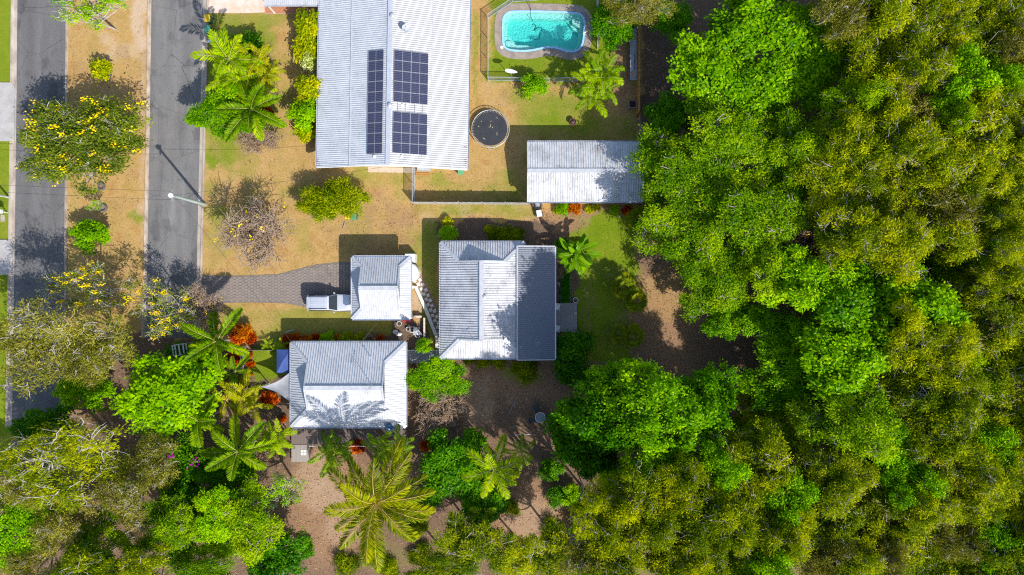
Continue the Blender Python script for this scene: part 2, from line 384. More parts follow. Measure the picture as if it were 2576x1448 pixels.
conc = mat('driveway_concrete', (.40, .38, .36), (.28, .26, .25), 1.2, .9, .3, lo=.3, hi=.75)
def slab(name, poly, z, material, h=.03, kind=True):
    mb = MB(); mb.prism([P(*p) for p in poly], z - h, z); o = mb.build(name, material)
    return structure(o) if kind else o
slab('driveway', [(-80, 209), (31, 209), (39, 222), (38, 352), (20, 356), (-80, 356)][::-1], .135, conc, .12)
slab('driveway', [(-80, 604), (28, 604), (34, 618), (33, 684), (22, 692), (-80, 690)][::-1], .135, conc, .12)
pinkc = mat('pink_concrete', (.62, .40, .29), (.58, .50, .43), 1.3, .85, .2, lo=.38, hi=.62)
slab('driveway', [(520, -80), (664, -80), (666, 32), (600, 34), (519, 33)][::-1], .03, pinkc, .05)
# terracotta tiles beside the pink drive: each tile a piece
terr = slab('tiled_patio', [(666, -80), (806, -80), (806, 36), (667, 36)][::-1], .02, mat('grout', (.42, .26, .17), (.36, .22, .15), 4), .05)
tm = mat('terracotta', (.46, .19, .09), (.34, .14, .07), 2.5, .7, .15)
tme = MB().box(-.245, .245, -.245, .245, 0, .018).mesh('tile', tm)
tx0, ty0 = P(668, 34); k = 0
for i in range(11):
    for j in range(4): link('tile', tme, terr, (tx0 + .28 + i*.52, ty0 + .28 + j*.52, .022))
for (x0, x1, ya, yb) in []: pass
# concrete apron in front of the big house gable
slab('path', [(925, 420), (1050, 424), (1050, 436), (926, 434)][::-1], .03, mat('apron', (.50, .40, .30), (.42, .33, .25), 2, .9, .2), .05)

# brick paver driveway
drive_poly = [(503, 692), (560, 695), (640, 693), (700, 690), (740, 680), (790, 667), (850, 660), (905, 660), (905, 786), (850, 785), (800, 780), (762, 772), (720, 764), (660, 762), (600, 762), (540, 764), (503, 766)]
dw = slab('paver_driveway', drive_poly[::-1], .02, mat('paver_joint', (.19, .16, .135), (.13, .11, .095), 5, .95, .3), .05)
DP = [P(*p) for p in drive_poly]
pm = []
for i, (a, c_) in enumerate([((.25, .205, .175), (.15, .128, .117)), ((.265, .213, .18), (.165, .138, .123)), ((.235, .195, .17), (.145, .124, .114))]):
    pm.append(mat('paver%d' % i, a, c_, 1.1, .9, .25, lo=.3, hi=.7))
pvm = []
for mm in pm:
    pvm.append(MB().frust(-.152, .152, -.152, .152, 0, -.142, .142, -.142, .142, .03).mesh('paver', mm))
cells = []
x0, y0 = P(500, 790); pit = .315
for i in range(56):
    for j in range(20):
        X = x0 + i*pit; Y = y0 + j*pit + (pit/2 if i % 2 else 0)
        cells.append((X, Y))
cx = np.array([c_[0] for c_ in cells]); cy = np.array([c_[1] for c_ in cells])
ok = inside(DP, cx, cy) & inside(DP, cx-.16, cy-.16) & inside(DP, cx+.16, cy+.16) & inside(DP, cx+.16, cy-.16) & inside(DP, cx-.16, cy+.16)
cells = [c_ for c_, o_ in zip(cells, ok) if o_]
kx, ky = P(690, 735)
cells.sort(key=lambda c_: ((c_[0]-kx)/1.6)**2 + (c_[1]-ky)**2)
for (X, Y) in cells[:300]:
    link('paver', random.choice(pvm), dw, (X, Y, .02 + random.uniform(-.004, .004)))
mb = MB()
for (X, Y) in cells[300:]:
    z = .02 + random.uniform(-.004, .004); mb.frust(X-.152, X+.152, Y-.152, Y+.152, z, X-.142, X+.142, Y-.142, Y+.142, z+.03, random.randrange(3))
stuff(mb.build('paver_field', pm, dw))
# ------------------------------------------------------------------ buildings
def roof_mat(name, base, dirt, amt=.5, metal=.25, rough=.42, axis=(1, 1, 1), rust=False, scale=1.0, fine=None):
    m, nt, b = new_mat(name); tc = nt.nodes.new('ShaderNodeTexCoord'); ob = tc.outputs['Object']
    n1 = noise_node(nt, .55*scale, 6, .65, ob, (1, 1, 1)); n2 = noise_node(nt, 3.0*scale, 5, .7, ob, axis); n3 = noise_node(nt, 26, 3, .6, ob)
    a1 = nt.nodes.new('ShaderNodeMath'); a1.operation = 'MULTIPLY'; nt.links.new(n1.outputs[0], a1.inputs[0]); nt.links.new(n2.outputs[0], a1.inputs[1])
    a2 = nt.nodes.new('ShaderNodeMath'); a2.operation = 'MULTIPLY_ADD'; nt.links.new(n3.outputs[0], a2.inputs[0]); a2.inputs[1].default_value = .12; nt.links.new(a1.outputs[0], a2.inputs[2])
    r = ramp_node(nt, [(.52 - amt*.36, dirt if amt > .3 else base), (.58 - amt*.22, base), (.75, tuple(min(1, v*1.08) for v in base))])
    if amt > .3:
        r.color_ramp.elements[0].color = (*base, 1); r.color_ramp.elements[1].color = (*tuple(x*.75+y*.25 for x, y in zip(base, dirt)), 1); r.color_ramp.elements[2].color = (*dirt, 1)
        r.color_ramp.elements[0].position = .21; r.color_ramp.elements[1].position = .29; r.color_ramp.elements[2].position = .29 + .22*(1.3-amt)
    nt.links.new(a2.outputs[0], r.inputs[0]); nt.links.new(r.outputs[0], b.inputs['Base Color'])
    b.inputs['Metallic'].default_value = metal; b.inputs['Roughness'].default_value = rough
    return m
def roof_plane(name, material, parent, O, U, V, poly, pitch, depth, wave=False):
    O = Vector(O); U = Vector(U).normalized(); V = Vector(V).normalized(); N = U.cross(V).normalized()
    if N.z < 0: N = -N
    u0 = min(p[0] for p in poly); u1 = max(p[0] for p in poly); br = []
    if wave:
        prof = [(i/6, .5 - .5*math.cos(2*math.pi*i/6)) for i in range(6)]
    else:
        prof = [(0, 0), (.56, 0), (.64, 1), (.88, 1), (.96, 0)]
    k = math.floor(u0/pitch) - 1
    while k*pitch < u1 + pitch:
        for f, h in prof:
            u = (k + f)*pitch
            if u0 < u < u1: br.append((u, h))
        k += 1
    allp = sorted(br)
    def hgt(u):
        f = (u/pitch) % 1.0; q = prof + [(1.0, prof[0][1])]
        for a, b_ in zip(q[:-1], q[1:]):
            if a[0] <= f <= b_[0]: return a[1] + (b_[1]-a[1])*(f-a[0])/max(b_[0]-a[0], 1e-6)
        return 0
    us = [u for u, h in allp]
    for p in poly:
        for e in (-1e-4, 1e-4):
            if u0 <= p[0]+e <= u1: us.append(p[0]+e)
    us += [u0+1e-5, u1-1e-5]; us = sorted(set(us))
    def rng_(u):
        vs = []
        for (a, b_) in zip(poly, poly[1:] + poly[:1]):
            if (a[0]-u)*(b_[0]-u) < 0 or a[0] == u: vs.append(a[1] + (b_[1]-a[1])*((u-a[0])/((b_[0]-a[0]) or 1e-9)))
        return (min(vs), max(vs)) if len(vs) > 1 else None
    mb = MB(); prev = None
    for u in us:
        r = rng_(u)
        if r is None: continue
        h = hgt(u)*depth
        a = O + U*u + V*r[0] + N*h; c_ = O + U*u + V*r[1] + N*h
        if prev and u - prev[0] < pitch*1.01 and u - prev[0] > 3e-4:
            mb.add([prev[1], a, c_, prev[2]], [[0, 1, 2, 3]])
        prev = (u, a, c_)
    me = bpy.data.meshes.new(name); me.from_pydata(mb.v, [], mb.f); me.materials.append(material); me.update()
    return link(name, me, parent)
def cap(mb, p0, p1, w=.36, t=.03, lift=.05):
    p0 = Vector(p0) + Vector((0, 0, lift)); p1 = Vector(p1) + Vector((0, 0, lift)); mb.bar(p0, p1, w, t)
def gutter(parent, p0, p1, out, material, name='gutter'):
    """an open channel hung outside the eave"""
    p0 = Vector(p0); p1 = Vector(p1); o = Vector((out[0], out[1], 0)); mb = MB()
    mb.bar(p0 + o*.07 + Vector((0, 0, -.12)), p1 + o*.07 + Vector((0, 0, -.12)), .13, .015)
    mb.bar(p0 + o*.135 + Vector((0, 0, -.06)), p1 + o*.135 + Vector((0, 0, -.06)), .012, .12)
    mb.bar(p0 + o*.005 + Vector((0, 0, -.07)), p1 + o*.005 + Vector((0, 0, -.07)), .012, .11)
    return mb.build(name, material, parent)
glassm = None
def glass_mat():
    m, nt, b = new_mat('window_glass'); b.inputs['Base Color'].default_value = (.03, .04, .05, 1); b.inputs['Roughness'].default_value = .06; b.inputs['Specular IOR Level'].default_value = .6
    return m
glassm = glass_mat()
wallw = mat('wall_white', (.68, .66, .61), (.56, .53, .48), .8, .85, .1)
wallc = mat('wall_cream', (.62, .54, .42), (.52, .45, .36), .8, .85, .1)
framem = mat('white_trim', (.70, .70, .69), (.60, .60, .59), 3, .5)
def window(parent, x, y, z, w, h, nrm):
    """a window on a wall: frame with two panes"""
    ax = (1, 0) if abs(nrm[1]) > .5 else (0, 1)
    mb = MB()
    def bx(a0, a1, z0, z1, d0, d1):
        if ax == (1, 0): ys = sorted((y + nrm[1]*d0, y + nrm[1]*d1)); return mb.box(x+a0, x+a1, ys[0], ys[1], z0, z1)
        xs_ = sorted((x + nrm[0]*d0, x + nrm[0]*d1)); return mb.box(xs_[0], xs_[1], y+a0, y+a1, z0, z1)
    for a0, a1, z0, z1 in ((-w/2, w/2, z, z+.06), (-w/2, w/2, z+h-.06, z+h), (-w/2, -w/2+.06, z+.06, z+h-.06), (w/2-.06, w/2, z+.06, z+h-.06), (-.03, .03, z+.06, z+h-.06)):
        bx(a0, a1, z0, z1, .003, .06)
    o = mb.build('window', framem, parent); mb = MB()
    bx(-w/2+.06, w/2-.06, z+.06, z+h-.06, .004, .03); mb.build('pane', glassm, o)
def walls(parent, L, D, inset, z, material, lo=0.0):
    mb = MB(); a, c_ = L-inset, D-inset; t = .15
    mb.box(-a, a, -c_, -c_+t, lo, z); mb.box(-a, a, c_-t, c_, lo, z); mb.box(-a, -a+t, -c_+t, c_-t, lo, z); mb.box(a-t, a, -c_+t, c_-t, lo, z)
    return mb.build('wall', material, parent)
def dutch_house(name, label, px0, px1, py0, py1, ez, t, e, axis, rmat, capm, gutm, wallm, pitch, depth, inset=.55, wins=True, gablem=None):
    x0, y1 = P(px0, py0, ez); x1, y0 = P(px1, py1, ez)
    c = ((x0+x1)/2, (y0+y1)/2); L, D = (x1-x0)/2, (y1-y0)/2; rz = 0
    if axis == 'y': L, D = D, L; rz = math.pi/2
    root = thing(name, label, 'house', (c[0], c[1], 0), rz)
    s = math.sqrt(1+t*t); e_ = e
    main = [(0, 0), (2*L, 0), (2*L-e_, e_*s), (2*L-e_, D*s), (e_, D*s), (e_, e_*s)]
    hip = [(0, 0), (2*D, 0), (2*D-e_, e_*s), (e_, e_*s)]
    roof_plane('roof_sheet', rmat, root, (-L, -D, ez), (1, 0, 0), (0, 1, t), main, pitch, depth)
    roof_plane('roof_sheet', rmat, root, (L, D, ez), (-1, 0, 0), (0, -1, t), main, pitch, depth)
    roof_plane('roof_sheet', rmat, root, (-L, D, ez), (0, -1, 0), (1, 0, t), hip, pitch, depth)
    roof_plane('roof_sheet', rmat, root, (L, -D, ez), (0, 1, 0), (-1, 0, t), hip, pitch, depth)
    zr = ez + D*t; ze = ez + e_*t
    for sgn in (-1, 1):
        gx = sgn*(L-e_); mb = MB()
        g = gx - sgn*.12
        mb.add([(g, -(D-e_)+.1, ze+.01), (g, (D-e_)-.1, ze+.01), (g, 0, zr-.05)], [[0, 1, 2]])
        mb.build('gablet', gablem or wallm, root)
        mb = MB(); cap(mb, (-sgn*.0 + sgn*L, D, ez), (gx, D-e_, ze), .34); mb.build('hip_cap', capm, root)
        mb = MB(); cap(mb, (sgn*L, -D, ez), (gx, -(D-e_), ze), .34); mb.build('hip_cap', capm, root)
        for q in (-1, 1):
            mb = MB(); mb.bar((gx, q*(D-e_), ze+.06), (gx, q*.0, zr+.06), .16, .10); mb.build('barge_cap', capm, root)
    mb = MB(); cap(mb, (-(L-e_)-.05, 0, zr), (L-e_+.05, 0, zr), .42, .035, .06); mb.build('ridge_cap', capm, root)
    gutter(root, (-L, -D, ez), (L, -D, ez), (0, -1), gutm); gutter(root, (-L, D, ez), (L, D, ez), (0, 1), gutm)
    gutter(root, (-L, -D, ez), (-L, D, ez), (-1, 0), gutm); gutter(root, (L, -D, ez), (L, D, ez), (1, 0), gutm)
    mb = MB(); mb.box(-L+.02, L-.02, -D+.02, D-.02, ez-.17, ez-.15); mb.build('soffit', framem, root)
    walls(root, L, D, inset, ez-.175, wallm)
    if wins:
        for q in (-1, 1):
            for fx in (-.55, .0, .55): window(root, fx*L, q*(D-inset), .95, 1.5, 1.15, (0, q))
            for fy in (-.4, .4): window(root, q*(L-inset), fy*D, .95, 1.3, 1.15, (q, 0))
    return root, L, D, zr
rm_cot = roof_mat('roof_cottage', (.56, .56, .575), (.22, .22, .235), .55, .08, .55, (1, 6, 1))
rm_gar = roof_mat('roof_garage', (.49, .495, .51), (.33, .335, .35), .32, .15, .5)
rm_hs2 = roof_mat('roof_cottage_south', (.53, .54, .565), (.37, .38, .40), .33, .12, .5)
capw = mat('flashing', (.50, .51, .53), (.40, .41, .43), 2, .45, metal=.2)
gutw = mat('gutter_steel', (.55, .57, .62), (.42, .44, .50), 3, .45, metal=.3)
# central cottage
cot, cL, cD, czr = dutch_house('cottage', 'weathered white ribbed metal roofed cottage with grey patio roof attached', 1108, 1319, 610, 902, 3.2, .50, 2.0, 'y', rm_cot, capw, gutw, wallw, .245, .06)
# its patio roof: local frame of cottage is rotated 90 degrees, so work out corners in the world and convert
def w2l(root, p):
    return Matrix.LocRotScale(root.location, root.rotation_euler, None).inverted() @ Vector(p)
m_pat = roof_mat('roof_patio', (.12, .135, .165), (.17, .18, .20), .3, .15, .45, (1, 1, 1))
za, zb = 3.75, 3.3
xa = P(1302, 621, za)[0]; xb = P(1396, 621, zb)[0]; yt = P(1350, 621, 3.5)[1]; yb = P(1350, 905, 3.5)[1]
V3 = Vector((xb-xa, 0, zb-za)); ln = V3.length
A = w2l(cot, (xa, yb, za)); Ud = w2l(cot, (xa, yb+1, za)) - A; Vd = w2l(cot, (xb, yb, zb)) - A
pr = roof_plane('patio_roof', m_pat, cot, A, Ud, Vd, [(0, 0), (yt-yb, 0), (yt-yb, ln), (0, ln)], .21, .04, wave=True)
mb = MB()
def wl(p): return w2l(cot, p)
mb.bar(wl((xa-.03, yb-.05, za+.04)), wl((xa-.03, yt+.05, za+.04)), .16, .05); mb.bar(wl((xa, yt+.04, za+.02)), wl((xb, yt+.04, zb+.02)), .12, .06); mb.bar(wl((xa, yb-.04, za+.02)), wl((xb, yb-.04, zb+.02)), .10, .06)
mb.build('patio_flashing', mat('patio_trim', (.42, .43, .45), (.34, .35, .37), 2, .5), cot)
mb = MB(); mb.bar(wl((xb+.06, yb, zb-.03)), wl((xb+.06, yt, zb-.03)), .12, .1); mb.build('patio_gutter', gutw, cot)
for fy in (.04, .35, .65, .96):
    yy = yb + (yt-yb)*fy; mb = MB(); mb.bar(wl((xb-.15, yy, 0)), wl((xb-.15, yy, zb-.08)), .1, .1); mb.build('patio_post', framem, cot)
mb = MB(); mb.bar(wl((xb-.15, yb, zb-.12)), wl((xb-.15, yt, zb-.12)), .06, .14); mb.build('patio_beam', framem, cot)
def vent(parent, loc, r=.17, h=.45):
    mb = MB(); mb.lathe([(r*.75, -.3), (r*.75, h*.45), (r*1.25, h*.55), (r*1.3, h*.75), (r*.95, h*.98), (r*.3, h*1.08)], 14)
    return mb.build('roof_vent', mat('vent_steel', (.62, .63, .64), (.5, .51, .52), 4, .35, metal=.5), parent, loc, smooth=False)
vx, vy = P(1219, 747, 5.4); vent(cot, w2l(cot, (vx, vy, 5.05)))
def antenna(parent, base, h, n=6, span=.9, az=0.6):
    mb = MB(); mb.tube([(0, 0, 0), (0, 0, h)], .028, 6); d = Vector((math.cos(az), math.sin(az), 0)); q = Vector((-d.y, d.x, 0)); c_ = Vector((0, 0, h))
    mb.bar(c_ - d*span*.5, c_ + d*span*.5, .03)
    for i in range(n):
        p = c_ + d*span*(-.5 + i/(n-1)); l = .45 - .03*i; mb.bar(p - q*l, p + q*l, .018)
    return mb.build('television_antenna', mat('antenna_metal', (.45, .45, .46), (.36, .36, .37), 5, .4, metal=.6), parent, base)
antenna(cot, w2l(cot, (P(1214, 885, 6)[0], P(1214, 885, 6)[1], 5.2)), 1.9, 5, .8, 2.4)

# garage
gar, gL, gD, gzr = dutch_house('garage', 'small square garage with clean white ribbed roof beside parked car', 886, 1033, 647, 803, 2.9, .50, 1.05, 'x', rm_gar, capw, mat('gutter_blue', (.62, .66, .74), (.5, .55, .65), 3, .4, metal=.2), wallw, .24, .036, .5)
gar['category'] = 'garage'
mb = MB(); mb.box(-gL+.5-.06, -gL+.5-.004, -2.4, -.1, 0, 2.2); mb.build('garage_door', mat('door_panel', (.6, .6, .58), (.5, .5, .48), 2, .5), gar)
mb = MB(); mb.box(-gL+.5-.06, -gL+.5-.004, .2, 2.5, 0, 2.2); mb.build('garage_door', MATS['door_panel'], gar)

# southern cottage
hs2, hL, hD, hzr = dutch_house('cottage', 'silver ribbed roof cottage crossed by palm shadows, with timber deck', 732, 1021, 862, 1075, 2.7, .50, 2.0, 'x', rm_hs2, capw, gutw, wallc, .245, .042)
for (q, w_) in ((835, 905), (870, 905), (776, 1000), (945, 905)):
    X, Y = P(q, w_, 3.5); mb = MB(); mb.lathe([(.05, 0), (.05, .22), (.02, .24)], 8); mb.build('vent_pipe', mat('pipe_dark', (.12, .12, .13), (.1, .1, .1), 4), hs2, w2l(hs2, (X, Y, 3.3)))
antenna(hs2, w2l(hs2, (P(936, 972, 5)[0], P(936, 972, 5)[1], 4.75)), 2.0, 7, 1.0, .8)
X, Y = P(930, 900, 4); mb = MB(); mb.tube([(0, 0, 0), (0, 0, .9)], .035, 6); mb.build('flue', framem, hs2, w2l(hs2, (X, Y, 3.4)))

# big house with low gable roof
bx_, by_ = -12.3, 12.2
big = thing('house', 'long low gabled house with pale corrugated roof and solar panels', 'house', (bx_, by_, 0), R(-.95))
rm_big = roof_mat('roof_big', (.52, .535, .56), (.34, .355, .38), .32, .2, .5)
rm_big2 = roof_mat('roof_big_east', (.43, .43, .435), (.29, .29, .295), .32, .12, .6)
bz = [(7.7, 2.6), (4.05, 3.65), (0, 4.9)]; BL = 21.5
for sgn in (-1, 1):
    for (a, b_) in ((0, 1), (1, 2)):
        (xo, zo), (xi, zi) = bz[a], bz[b_]
        Vv = Vector((-sgn*(xo-xi), 0, zi-zo)); ln = Vv.length
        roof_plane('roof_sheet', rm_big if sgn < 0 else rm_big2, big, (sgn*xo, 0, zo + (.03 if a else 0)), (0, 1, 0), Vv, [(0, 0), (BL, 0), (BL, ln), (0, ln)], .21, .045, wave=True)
    mb = MB(); mb.bar((sgn*4.05, -.02, 3.70), (sgn*4.05, BL, 3.70), .20 if sgn < 0 else .06, .03); mb.build('break_flashing', capw, big)
    gutter(big, (sgn*7.7, 0, 2.6), (sgn*7.7, BL, 2.6), (sgn, 0), gutw)
    mb = MB()
    for (a, b_) in ((0, 1), (1, 2)): mb.bar((sgn*bz[a][0], -.05, bz[a][1]-.06), (sgn*bz[b_][0], -.05, bz[b_][1]-.06), .06, .2)
    mb.build('barge_board', framem, big)
mb = MB(); mb.bar((0, -.05, 4.97), (0, BL, 4.97), .46, .035); mb.build('ridge_cap', mat('ridge_flash', (.50, .53, .58), (.42, .45, .5), 2, .4, metal=.3), big)
mb = MB(); mb.add([(-7, .6, 0), (7, .6, 0), (7, .6, 2.7), (4, .6, 3.5), (0, .6, 4.7), (-4, .6, 3.5), (-7, .6, 2.7)], [[0, 1, 2, 3, 4, 5, 6]]); mb.box(-7.0, -6.85, .65, BL-.5, 0, 2.62); mb.box(6.85, 7.0, .65, BL-.5, 0, 2.62)
mb.build('wall', wallw, big)
for fx in (-4.5, -1.5, 5.0): window(big, fx, .6, 1.0, 1.6, 1.2, (0, -1))
for fy in (4, 9, 14): window(big, 7.0, fy, 1.0, 1.8, 1.2, (1, 0)); window(big, -7.0, fy, 1.0, 1.8, 1.2, (-1, 0))
for (q, w_) in ((986, 38), (980, 264)):
    X, Y = P(q, w_, 5.2); l = w2l(big, (X, Y, 4.7)); vent(big, l, .2, .5)
X, Y = P(1000, 5, 5)
# rust stains are flakes along the eaves: small lifted patches of corroded sheet
rustm = mat('rust', (.22, .07, .03), (.10, .04, .02), 6, .95)
mb = MB(); rr = random.Random(5)
for i in range(40):
    sgn = rr.choice((-1, 1)); yy = rr.choice((rr.uniform(.1, 1.2), rr.uniform(.1, BL-1))); l = rr.uniform(.08, .4); xo = 7.66
    z0 = 2.6 + .03; sl = 1.05/3.65
    mb.add([(sgn*xo, yy, z0), (sgn*xo, yy+.06, z0), (sgn*(xo-l), yy+.05, z0+l*sl), (sgn*(xo-l), yy+.01, z0+l*sl)], [[0, 1, 2, 3]])
stuff(mb.build('rust_flakes', rustm, big))
# solar arrays
m_, nt, b = new_mat('solar_cells'); tc = nt.nodes.new('ShaderNodeTexCoord')
mp = nt.nodes.new('ShaderNodeMapping'); nt.links.new(tc.outputs['Object'], mp.inputs[0]); mp.inputs['Scale'].default_value = (1, 1, 1)
br = nt.nodes.new('ShaderNodeTexBrick'); br.offset = 0; br.inputs['Scale'].default_value = 1; br.inputs['Brick Width'].default_value = .083; br.inputs['Row Height'].default_value = .163
br.inputs['Mortar Size'].default_value = .006; br.inputs['Mortar Smooth'].default_value = .1
br.inputs['Color1'].default_value = (.012, .016, .045, 1); br.inputs['Color2'].default_value = (.018, .016, .05, 1); br.inputs['Mortar'].default_value = (.16, .17, .22, 1)
nt.links.new(mp.outputs[0], br.inputs['Vector']); nt.links.new(br.outputs[0], b.inputs['Base Color']); b.inputs['Roughness'].default_value = .18; b.inputs['Specular IOR Level'].default_value = .5
solm = m_
alum = mat('aluminium', (.55, .56, .58), (.45, .46, .48), 4, .4, metal=.5)
pan_w, pan_h = 1.70, 1.0
mb = MB(); g = .022
mb.box(-pan_w/2, pan_w/2, -pan_h/2, -pan_h/2+g, -.035, .006).box(-pan_w/2, pan_w/2, pan_h/2-g, pan_h/2, -.035, .006).box(-pan_w/2, -pan_w/2+g, -pan_h/2+g, pan_h/2-g, -.035, .006).box(pan_w/2-g, pan_w/2, -pan_h/2+g, pan_h/2-g, -.035, .006).box(-.014, .014, -pan_h/2+g, pan_h/2-g, -.005, .004)
frame_me = mb.mesh('frame', alum)
glass_me = MB().box(-pan_w/2+g, pan_w/2-g, -pan_h/2+g, pan_h/2-g, -.03, 0).mesh('solar_panel', solm)
def solar(label, sgn, off, ytop, cols, rows):
    tilt = math.atan2(1.25, 4.05); root = link('solar_array', None, loc=(0, 0, 0))
    M = Matrix.LocRotScale(big.location, big.rotation_euler, None)
    base = Matrix.Translation((0, 0, 4.9)) @ Matrix.Rotation(sgn*tilt, 4, 'Y')
    root.matrix_world = M @ base; tag(root, label, 'solar panels')
    yl = ytop - by_
    for c_ in range(cols):
        for r_ in range(rows):
            x = sgn*(off + pan_w*(c_+.5) + .02*c_); y = yl - (r_+.5)*(pan_h+.03)
            p = link('solar_panel', glass_me, root, (x, y, .19)); link('frame', frame_me, p)
    for c_ in range(cols):
        for q in (.28, .72):
            x = sgn*(off + pan_w*(c_+q)); mb = MB(); mb.box(x-.02, x+.02, yl - rows*1.03 - .1, yl + .1, .10, .15); mb.build('rail', alum, root)
    for c_ in range(2):
        mb = MB(); mb.box(sgn*(off+.9)-.1, sgn*(off+.9)+.1, yl-rows*1.03-.42-c_*.0, yl-rows*1.03-.12, .06, .18)
        if c_ == 0: mb.build('isolator_box', framem, root)
    return root
solar('narrow solar array one panel wide, on the side of the ridge facing the street', -1, .55, 23.55, 1, 10)
solar('larger two-wide solar array of ten panels beside the narrow one across the ridge', 1, .42, 23.55, 2, 5)
s3 = solar('smaller two-wide solar array of eight panels near the gable end', 1, .42, 17.45, 2, 4)
for c_ in range(4):
    q = (.28, .72, 1.28, 1.72)[c_]; x = .42 + pan_w*q; mb = MB(); mb.box(x-.02, x+.02, 17.45-by_+.1, 18.3-by_, .10, .15); mb.build('rail', alum, s3)
# satellite dish on the big house
def dish(label, loc, r, az, el, material, h=.6):
    root = thing('satellite_dish', label, 'satellite dish', loc)
    mb = MB(); n = 18; vs = [(0, 0, 0)]; fs = []
    for j in range(1, 5):
        for i in range(n):
            a = 2*math.pi*i/n; q = j/4*r; vs.append((q*math.cos(a), q*.9*math.sin(a), .35*q*q/r))
    for i in range(n): fs.append([0, 1+i, 1+(i+1) % n])
    for j in range(3):
        for i in range(n): fs.append([1+j*n+i, 1+j*n+(i+1) % n, 1+(j+1)*n+(i+1) % n, 1+(j+1)*n+i][::-1])
    mb.add(vs, fs); d = mb.build('reflector', material, root, (0, 0, h), (0, R(90)-el, az))
    mb = MB(); mb.bar((0, -r*.85, .25*r), (0, 0, r*1.0), .03); mb.lathe([(.05, 0), (.06, .12)], 8, (0, 0, r)); mb.build('feed_arm', alum, d)
    mb = MB(); mb.tube([(0, 0, 0), (0, 0, h)], .035, 6)
    for k in range(3): a = 2.1*k + .4; mb.bar((0, 0, h*.8), (math.cos(a)*.55, math.sin(a)*.55, -.12 + .0), .02)
    mb.build('mast', alum, root); return root
X, Y = P(1020, 74, 5.0); dish('grey satellite dish on tripod feet high on corrugated roof', (X, Y, 4.55), .42, R(-20), R(55), mat('dish_grey', (.36, .39, .41), (.3, .33, .35), 2, .5))
X, Y = P(979, 1074, 2.9); dish('blue round dish at the eave above the timber deck', (X, Y, 2.62), .45, R(-60), R(70), mat('dish_blue', (.03, .10, .22), (.025, .08, .18), 2, .5), .3)

# carport roof of the big house
x0, y0 = P(664, 13, 2.5); x1, _ = P(806, 13, 2.5)
cp = thing('carport', 'white ribbed carport roof over tiled patio beside pink driveway', 'carport', (x0, y0, 0))
roof_plane('roof_sheet', rm_gar, cp, (0, 0, 2.5), (1, 0, 0), (0, 1, .05), [(0, 0), (x1-x0, 0), (x1-x0, 5), (0, 5)], .2, .03)
gutter(cp, (0, 0, 2.5), (x1-x0, 0, 2.5), (0, -1), gutw)
for (fx, fy) in ((.25, .15), (.25, 4.6), (x1-x0-.3, .15)):
    mb = MB(); mb.box(fx-.06, fx+.06, fy-.06, fy+.06, 0, 2.44); mb.build('post', framem, cp)

# shed
x0, yS = P(1327, 508, 2.7); x1, yN = P(1617, 358, 2.7); cxs, cys = (x0+x1)/2, (yS+yN)/2; L, D = (x1-x0)/2, (yN-yS)/2
shed = thing('shed', 'long garage shed with lichen-stained white ribbed gable roof under overhanging tree', 'shed', (cxs, cys, 0))
rm_shed = roof_mat('roof_shed', (.56, .565, .58), (.21, .205, .20), .50, .08, .5, (6, 1, 1))
t = .75/D; s = math.sqrt(1+t*t)
roof_plane('roof_sheet', rm_shed, shed, (-L, -D, 2.7), (1, 0, 0), (0, 1, t), [(0, 0), (2*L, 0), (2*L, D*s), (0, D*s)], .245, .042)
roof_plane('roof_sheet', rm_shed, shed, (L, D, 2.7), (-1, 0, 0), (0, -1, t), [(0, 0), (2*L, 0), (2*L, D*s), (0, D*s)], .245, .042)
mb = MB(); cap(mb, (-L-.03, 0, 3.45), (L+.03, 0, 3.45), .4); mb.build('ridge_cap', capw, shed)
for q in (-1, 1):
    gutter(shed, (-L, q*D, 2.7), (L, q*D, 2.7), (0, q), gutw)
    mb = MB(); mb.bar((q*L, -D, 2.68), (q*L, 0, 3.43), .1, .14); mb.bar((q*L, D, 2.68), (q*L, 0, 3.43), .1, .14); mb.build('barge_cap', mat('shed_green', (.45, .52, .45), (.36, .43, .37), 2, .6), shed)
mb = MB(); mb.add([(-L+.12, -D+.2, 0), (-L+.12, D-.2, 0), (-L+.12, D-.2, 2.72), (-L+.12, 0, 3.4), (-L+.12, -D+.2, 2.72)], [[0, 1, 2, 3, 4]])
mb.add([(L-.12, -D+.2, 0), (L-.12, D-.2, 0), (L-.12, D-.2, 2.72), (L-.12, 0, 3.4), (L-.12, -D+.2, 2.72)], [[4, 3, 2, 1, 0]])
mb.box(-L+.13, L-.13, -D+.2, -D+.24, 0, 2.7); mb.box(-L+.13, L-.13, D-.24, D-.2, 0, 2.7)
mb.build('wall', mat('shed_wall', (.62, .55, .42), (.52, .46, .36), 1.5, .7), shed)

# deck boards
def deck(name, label, px0, px1, py0, py1, z, along, bw, material, legs=True):
    x0, yb_ = P(px0, py1, z); x1, yt_ = P(px1, py0, z)
    root = thing(name, label, 'deck', (x0, yb_, 0)); w, d = x1-x0, yt_-yb_
    n = int((w if along == 'y' else d)/bw); me = None
    boards = []
    for i in range(n):
        a = i*bw; o = None; dz = random.uniform(-.004, .004)
        if along == 'y':
            if me is None: me = MB().box(0, bw-.012, 0, d, -.03, 0).mesh('board', material)
            o = link('board', me, root, (a, 0, z+dz))
        else:
            if me is None: me = MB().box(0, w, 0, bw-.012, -.03, 0).mesh('board', material)
            o = link('board', me, root, (0, a, z+dz))
    mb = MB()
    mb.box(0.02, w-.02, .03, .09, max(0, z-.2), z-.036); mb.box(.02, w-.02, d-.09, d-.03, max(0, z-.2), z-.036); mb.box(.02, w-.02, d/2-.03, d/2+.03, max(0, z-.2), z-.036)
    mb.build('bearer', material, root)
    return root, w, d
wgrey = mat('weathered_timber', (.30, .28, .27), (.20, .185, .18), 2.0, .85, .25, stretch=(1, .15, 1))
